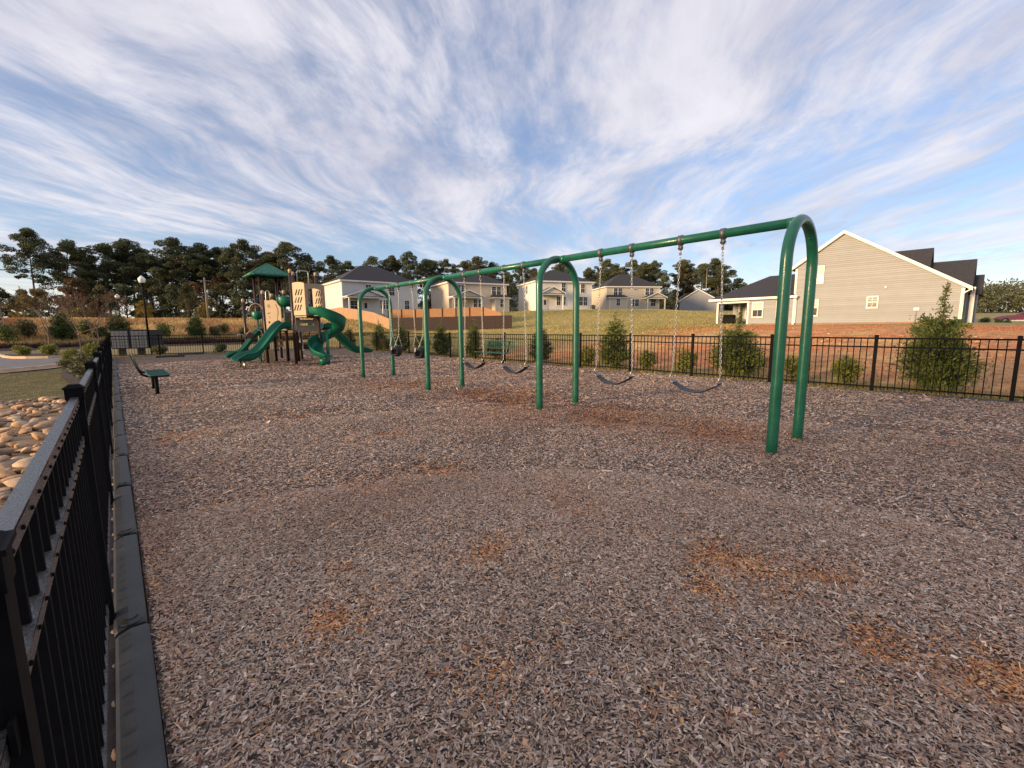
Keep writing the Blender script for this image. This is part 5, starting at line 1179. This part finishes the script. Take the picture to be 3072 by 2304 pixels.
def arcp(c, r, a0, a1, n=9): return [(c[0]+r*math.cos(R(a)), c[1]+r*math.sin(R(a))) for a in np.linspace(a0, a1, n)]
kerb([(-1.70, 33.2), (-2.6, 33.3), (-3.4, 33.8), (-4.1, 35.0), (-4.55, 36.6), (-4.75, 38.0), (-5.2, 39.6), (-5.6, 42.4), (-12, 43.4), (-60, 45.4)], 'island')
kerb([(-60, 25.3), (-6, 23.0), (-3.0, 23.3), (-2.2, 24.3), (-1.75, 25.2), (-1.6, 28)], 'near')
sheet('planting_bed', [(-1.0, 33.4), (-2.6, 33.55), (-3.3, 34.1), (-3.95, 35.2), (-4.4, 36.8), (-4.7, 39.2), (-3.6, 40.3), (-1.6, 41.2), (-.5, 40.5)], .05, M_bedmulch)
sheet('planting_bed', [(-1.55, 25.1), (-1.5, 30.6), (-.35, 30.6), (-.35, 17), (-.9, 16.4), (-1.35, 20)], .008, M_bedmulch)
for i, (x, y, s, mt, t, sz) in enumerate([(-2.75, 36.6, 1.35, M_bush, 'squat yellow-green bush at the foot of the tawny tree', 1.0), (-3.9, 37.6, 1.25, M_bush, 'squat yellow-green bush by the kerb tip of the island', .95), (-.85, 31.0, 1.15, M_bush, 'yellow-green bush behind the boulder beside the fence', 1.2), (-.8, 21.0, 1.25, M_olive, 'grey-green sprawling bush between boulder and rocks', .95), (-.72, 18.2, 1.1, M_olive, 'grey-green sprawling bush at the edge of the rocks', .8), (-1.4, 23.4, .8, M_olive, 'feathery grey-green bush in front of the boulder', .6), (-1.55, 28.6, 1.0, M_bush, 'yellow-green bush on the kerb side of the boulder', .9), (1.9, 31.9, 1.3, M_olive, 'weedy bush between the mailboxes and back fence', .9), (4.75, 31.7, 1.1, M_arb2, 'dark weedy bush against the back fence', .9)]):
    put_bush(x, y, s, mt, t, 'bushes by the car park', i % 3, z=.02, sz=sz)
def rock_mesh(seed, sub=2, flat=.62, rough=.28):
    flat *= .85
    g = np.random.default_rng(seed); bm = bmesh.new(); bmesh.ops.create_icosphere(bm, subdivisions=sub, radius=1)
    f1 = [(rand_dirs(g, 1)[0], g.uniform(.42, .85)) for _ in range(12)]
    for v in bm.verts:
        p = np.array(v.co)
        for d, o in f1:
            e = p@d-o
            if e > 0: p = p-d*e*.97
        p = p*(1+g.normal(0, .03)); v.co = (p[0], p[1], p[2]*flat)
    me = bpy.data.meshes.new('stone')
    for f_ in bm.faces: f_.smooth = True
    for e_ in bm.edges:
        if len(e_.link_faces) == 2 and e_.calc_face_angle(0) > R(24): e_.smooth = False
    bm.to_mesh(me); bm.free(); return me
ROCKS = [rock_mesh(60+i, flat=f) for i, f in enumerate((.55, .65, .5, .6, .7, .45, .58, .5))]
rb = struct(MB().add([(-3.2, -3, -.03), (-.16, -3, -.03), (-.16, 13.6, -.03), (-1.2, 13.9, -.03), (-3.2, 13.2, -.03)], [(0, 1, 2, 3, 4)]).build('rock_bed', mat('sandy_rock_bed', (.26, .17, .10), .95, var=.4, vscale=9, bump=.8, bscale=30)))
sheet('fence_strip', [(-.24, -3), (-.005, -3), (-.005, 31), (-.24, 31)], -.022, M_bedmulch)
RM = [M_stone, M_stone2, M_stone3, M_stone3, M_stone]
placed = []
tries = 0
while len(placed) < 285 and tries < 9000:
    tries += 1; y = 1.0+12.6*rnd.random()**.9; x = -.22-rnd.random()*(.12+.122*y)
    s = rnd.uniform(.06, .125)*(1.5 if rnd.random() < .12 else (.65 if rnd.random() < .3 else 1))
    if x+s*1.5 > -.17: continue
    if any((x-a)**2+((y-b))**2 < (.50*(s+c))**2 for a, b, c in placed): continue
    placed.append((x, y, s)); me = ROCKS[rnd.randrange(8)]
    o = bpy.data.objects.new('stone', me); COL.objects.link(o); o.parent = rb; o.location = (x, y, s*.18-.02); o.rotation_euler = (rnd.uniform(-.3, .3), rnd.uniform(-.3, .3), rnd.uniform(0, 6.28)); o.scale = (s*rnd.uniform(1, 1.6), s*rnd.uniform(.8, 1.15), s*rnd.uniform(.9, 1.2))
    if not me.materials: me.materials.append(M_stone)
    o.material_slots[0].link = 'OBJECT'; o.material_slots[0].material = RM[rnd.randrange(5)]
for y in np.arange(.7, 6, .28):
    o = bpy.data.objects.new('stone', ROCKS[int(y*7) % 8]); COL.objects.link(o); o.parent = rb; s = rnd.uniform(.016, .026); o.location = (-.134, y+rnd.uniform(-.1, .1), -.012); o.scale = (s*.6, s*1.4, s); o.material_slots[0].link = 'OBJECT'; o.material_slots[0].material = RM[rnd.randrange(5)]
bo = mobj('boulder', rock_mesh(99, 3, .62), mat('grey_boulder', (.30, .28, .24), .85, col2=(.05, .048, .04), vscale=4, bump=.5, bscale=12)); bo.location = (-1.12, 27.6, .16); bo.scale = (.46, .5, .5); tag(bo, 'rounded pale grey boulder among bushes beside the rock side fence', 'boulder')
wl = MB(); 
lw = empty('low_wall', (-9.6, 62.2, hz(-9.6, 62.2)), R(-4), 'low tan wall on top of the straw bank', 'wall')
MB().b2((-8, -.2, -.6), (2.2, .2, .95)).build('wall', mat('tan_block', (.50, .33, .20), .9, var=.15), lw); MB().b2((-8.05, -.26, .952), (2.26, .26, 1.04)).build('coping', mat('tan_coping', (.55, .40, .27), .9), lw)
# ------------------------------------------------------------------ lamps, poles, mailboxes
M_globe = mat('frosted_globe', (.82, .80, .76), .35, var=.06)
def lamp(x, y, z, h, label):
    o = empty('lamp_post', (x, y, z), 0, label, 'lamp post'); k = h/4.3
    MB().lathe([(.20, 0), (.20, .12), (.15, .2), (.13, .55), (.10, .75), (.085, .85), (.075, 1.0)], n=14).build('base', M_black, o, True)
    MB().tube([(0, 0, .9), (0, 0, h-.55)], [.075, .05], 12).build('pole', M_black, o, True)
    MB().lathe([(.05, h-.60), (.11, h-.56), (.07, h-.50), (.15, h-.44), (.17, h-.40)], n=14).build('collar', M_black, o, True)
    g_ = MB().lathe([(.16, h-.40), (.21, h-.30), (.245, h-.15), (.235, h-.05), (.17, h+.02), (.13, h+.05), (.12, h+.09), (.05, h+.15), (.02, h+.17)], n=18).build('globe', M_globe, o, True)
    return o
lamp(2.12, 46.0, 0, 5.55, 'tall black lamp post with white acorn globe behind the mailboxes')
lamp(.9, 76, hz(.9, 76), 3.3, 'small distant lamp post with white globe at the edge of the wood')
M_pole = mat('weathered_pole', (.20, .17, .14), .9, var=.2)
for x, y, h, t in ((-9.4, 78, 6.4, 'leaning grey utility pole by the low tan wall'), (10.9, 80, 6.6, 'thin pale utility pole beside the yellow sapling'), (118, 52, 11, 'pale utility pole rising behind the greige house wing roof')):
    o = empty('utility_pole', (x, y, hz(x, y)), 0, t, 'pole'); MB().tube([(0, 0, -.4), (-.25 if x < 0 else .0, 0, h)], [.15, .10], 8).build('pole', M_pole, o, True); MB().b2((-.9, -.05, h-.5), (.9, .05, h-.38)).build('cross_arm', M_pole, o)
M_mb = mat('aluminium_mailbox', (.25, .24, .225), .45, metal=.3, var=.12); M_mbd = mat('bronze_mailbox', (.030, .026, .024), .5)
def mailbox(x, y, rz, label):
    o = empty('cluster_mailbox', (x, y, 0), rz, label, 'mailbox', 'cluster mailboxes'); w = .78
    MB().b2((-w/2, 0, .36), (w/2, .46, 1.42)).build('cabinet', M_mbd, o); MB().b2((-w/2-.03, -.04, 1.42), (w/2+.03, .50, 1.46)).build('top', M_mbd, o); MB().b2((-.16, .12, -.02), (.16, .34, .36)).build('pedestal', M_mbd, o)
    for c in range(4):
        for r_ in range(6):
            dx = -w/2+.03+c*.183; z = .42+r_*.163; d = MB().b2((dx, -.012, z), (dx+.165, .0, z+.145)).build('mailbox_door', M_mb, o)
            MB().b2((dx+.125, -.018, z+.06), (dx+.145, -.012, z+.085)).build('lock', M_mbd, d)
    return o
mailbox(.28, 33.6, R(-12), 'grid fronted cluster mailbox on its pedestal, the one beside the fence corner'); mailbox(1.12, 33.4, R(-12), 'grid fronted cluster mailbox on its pedestal, the one beside the lamp post')
o = empty('screen_panel', (1.60, 33.4, 0), R(10), 'dark plain screen panel standing next to the cluster mailboxes', 'panel'); MB().b2((0, 0, .36), (.62, .4, 1.44)).build('board', M_mbd, o); MB().b2((.02, .1, -.02), (.08, .3, .36)).build('leg', M_mbd, o); MB().b2((.54, .1, -.02), (.6, .3, .36)).build('leg', M_mbd, o)
# ------------------------------------------------------------------ red car by the greige house
def car():
    z = hz(79.2, -1.5); o = empty('parked_car', (79.2, -2.5, z), R(-85), 'dark red car with silver wheel parked past the greige house', 'car')
    prof = [(-2.2, .42), (-2.25, .62), (-2.15, .86), (-1.2, 1.02), (-.55, 1.06), (.25, 1.48), (1.4, 1.52), (2.05, 1.12), (2.25, 1.0), (2.3, .45)]
    M_car = mat('dark_red_paint', (.16, .012, .018), .22, var=.05, coat=.6, spec=.6)
    bm = bmesh.new(); rows = []
    secs = [(-.90, .90, .0), (-.80, 1.0, 0), (.80, 1.0, 0), (.90, .90, 0)]
    m = MB(); vs = []
    for y, s, _ in ((-.91, .93, 0), (-.84, 1.0, 0), (.84, 1.0, 0), (.91, .93, 0)):
        for x, zz in prof:
            yy = y if zz < 1.1 else y*.80
            vs.append((x*(.985 if abs(y) > .9 else 1), yy, .42+(zz-.42)*s))
    n = len(prof); fs = [tuple(range(n)), tuple(range(4*n-1, 3*n-1, -1))]
    for i in range(3):
        for k in range(n): fs.append((i*n+k, i*n+(k+1) % n, (i+1)*n+(k+1) % n, (i+1)*n+k))
    b = m.add(vs, fs).build('body', M_car, o, bevel=.05); smooth_angle(b, 35)
    for s in (-1, 1):
        MB().prism([(-.42, 1.08), (.28, 1.42), (1.3, 1.45), (1.75, 1.1)], lambda a, c, t: (a, s*(.80+t*.04-(c-1.08)*.22), c), .4, 1.6).build('side_window', M_glass, o)
        MB().b2((-1.9, s*.9, .34), (1.9, s*.925, .46)).build('sill', M_galv, o)
        MB().lathe([(.10, 0), (.13, .05), (.09, .07)], n=10).build('headlight', M_galv, o, True, loc=(-2.15, s*.68, .74))
        for x in (-1.38, 1.38):
            w = MB().tube([(x, s*.72, .34), (x, s*.93, .34)], .345, 20).build('wheel', M_rubber, o, True)
            MB().tube([(x, s*.92, .34), (x, s*.945, .34)], .225, 16).build('rim', M_galv, w, True)
            for k in range(5): MB().box((x+.12*math.cos(k*1.2566), s*.949, .34+.12*math.sin(k*1.2566)), (.05, .012, .05)).build('rim_hole', M_black, w)
            MB().tube([(x+.42*math.cos(t), s*.915, .34+.42*math.sin(t)) for t in np.linspace(0, math.pi, 10)], .035, 6).build('wheel_arch', M_clamp, o, True)
    MB().prism([(-.62, 1.07), (.16, 1.46)], lambda a, c, t: (a, t, c), -.7, .7) if 0 else None
    MB().add([(-.58, -.66, 1.09), (-.58, .66, 1.09), (.20, .60, 1.475), (.20, -.60, 1.475)], [(0, 1, 2, 3)]).build('windscreen', M_glass, o)
car()
for i, (x, y, s, t) in enumerate([(60.5, .3, 1.25, 'clipped green bush nearest the greige house corner'), (63.5, -.6, 1.1, 'clipped green bush in the middle of the row before the red car'), (67.5, -1.2, 1.0, 'clipped green bush in front of the red car wheel')]): put_bush(x, y, s, M_olive if i < 1 else M_arb, t, 'bushes in front of the red car', i % 3)
# ------------------------------------------------------------------ grass
def grass(name, n, samp, hgt, wid, mt, label, seed):
    g = np.random.default_rng(seed); P = samp(g, n); n = len(P); z = hz_np(P)-.02
    outside = (P[:, 0] > 14) | (P[:, 1] > 52); nn = vnoise(P, 7, 1)*.6+vnoise(P, 2.3, 2)*.4; z = z+np.where(outside, (nn-.5)*.22, 0)
    a = g.random(n)*6.283; h = hgt*(.4+.9*g.random(n)); w = wid*(.6+.8*g.random(n)); L = g.normal(0, .45, (n, 2))*h[:, None]
    A = np.c_[P[:, 0]+w*np.cos(a), P[:, 1]+w*np.sin(a), z-.02]; B = np.c_[P[:, 0]-w*np.cos(a), P[:, 1]-w*np.sin(a), z-.02]; T = np.c_[P[:, 0]+L[:, 0], P[:, 1]+L[:, 1], z+h]
    V = np.stack([A, B, T], 1).reshape(-1, 3); F = np.arange(3*n).reshape(-1, 3)
    c = ground_colour(P); c = c*(0.75+.7*g.random((n, 1)))
    return stuff(tag(mobj(name, np_mesh(name, V, F, np.repeat(c, 3, 0)), mt), label, 'grass'))
M_grass = mat('grass_blades', (1, 1, 1), .8, var=.2, vscale=3, attr=True, spec=.2, trans=.25)
grass('bank_grass', 60000, lambda g, n: np.c_[g.uniform(-14, 30, n), 53+20*g.random(n)**1.2], .32, .05, M_grass, 'dry straw grass covering the bank beyond the back lawn', 91)
grass('field_weeds', 70000, lambda g, n: np.c_[12.1+30*g.random(n)**1.7, g.uniform(-6, 50, n)], .09, .014, M_grass, 'sparse dry weeds on the clay beyond the shrub side fence', 92)
grass('slope_grass', 40000, lambda g, n: np.c_[g.uniform(30, 85, n), g.uniform(14, 62, n)], .12, .05, M_grass, 'mown green grass on the slope below the houses', 93)
grass('lawn_grass', 50000, lambda g, n: np.c_[-.3-g.random(n)*(.6+.16*24), 13.3+10.2*g.random(n)], .035, .006, M_grass, 'short dormant turf between the rocks and the car park', 94)
def fence_weeds(g, n):
    P = np.c_[g.uniform(11.9, 12.5, n), g.uniform(-6, 31, n)]; Q = np.c_[g.uniform(-.1, 11.5, n//2), g.uniform(31.0, 31.7, n//2)]; return np.r_[P, Q]
grass('fence_weeds', 9000, fence_weeds, .14, .010, M_grass, 'thin weeds growing along the foot of the fences', 95)
# pale stones scattered on the clay in front of the greige house
for i in range(46):
    x, y = rnd.gauss(27, 3.0), rnd.gauss(1.5, 2.6)
    o = bpy.data.objects.new('clay_stone', ROCKS[i % 8]); COL.objects.link(o); s = rnd.uniform(.05, .16); o.location = (x, y, hz(x, y)+s*.1); o.scale = (s*1.4, s, s); o.rotation_euler = (0, 0, rnd.uniform(0, 6))
    o.material_slots[0].link = 'OBJECT'; o.material_slots[0].material = RM[i % 5]; tag(o, 'broken stone lying in the rubble patch on the red clay', 'stone', 'stones in the clay rubble patch')
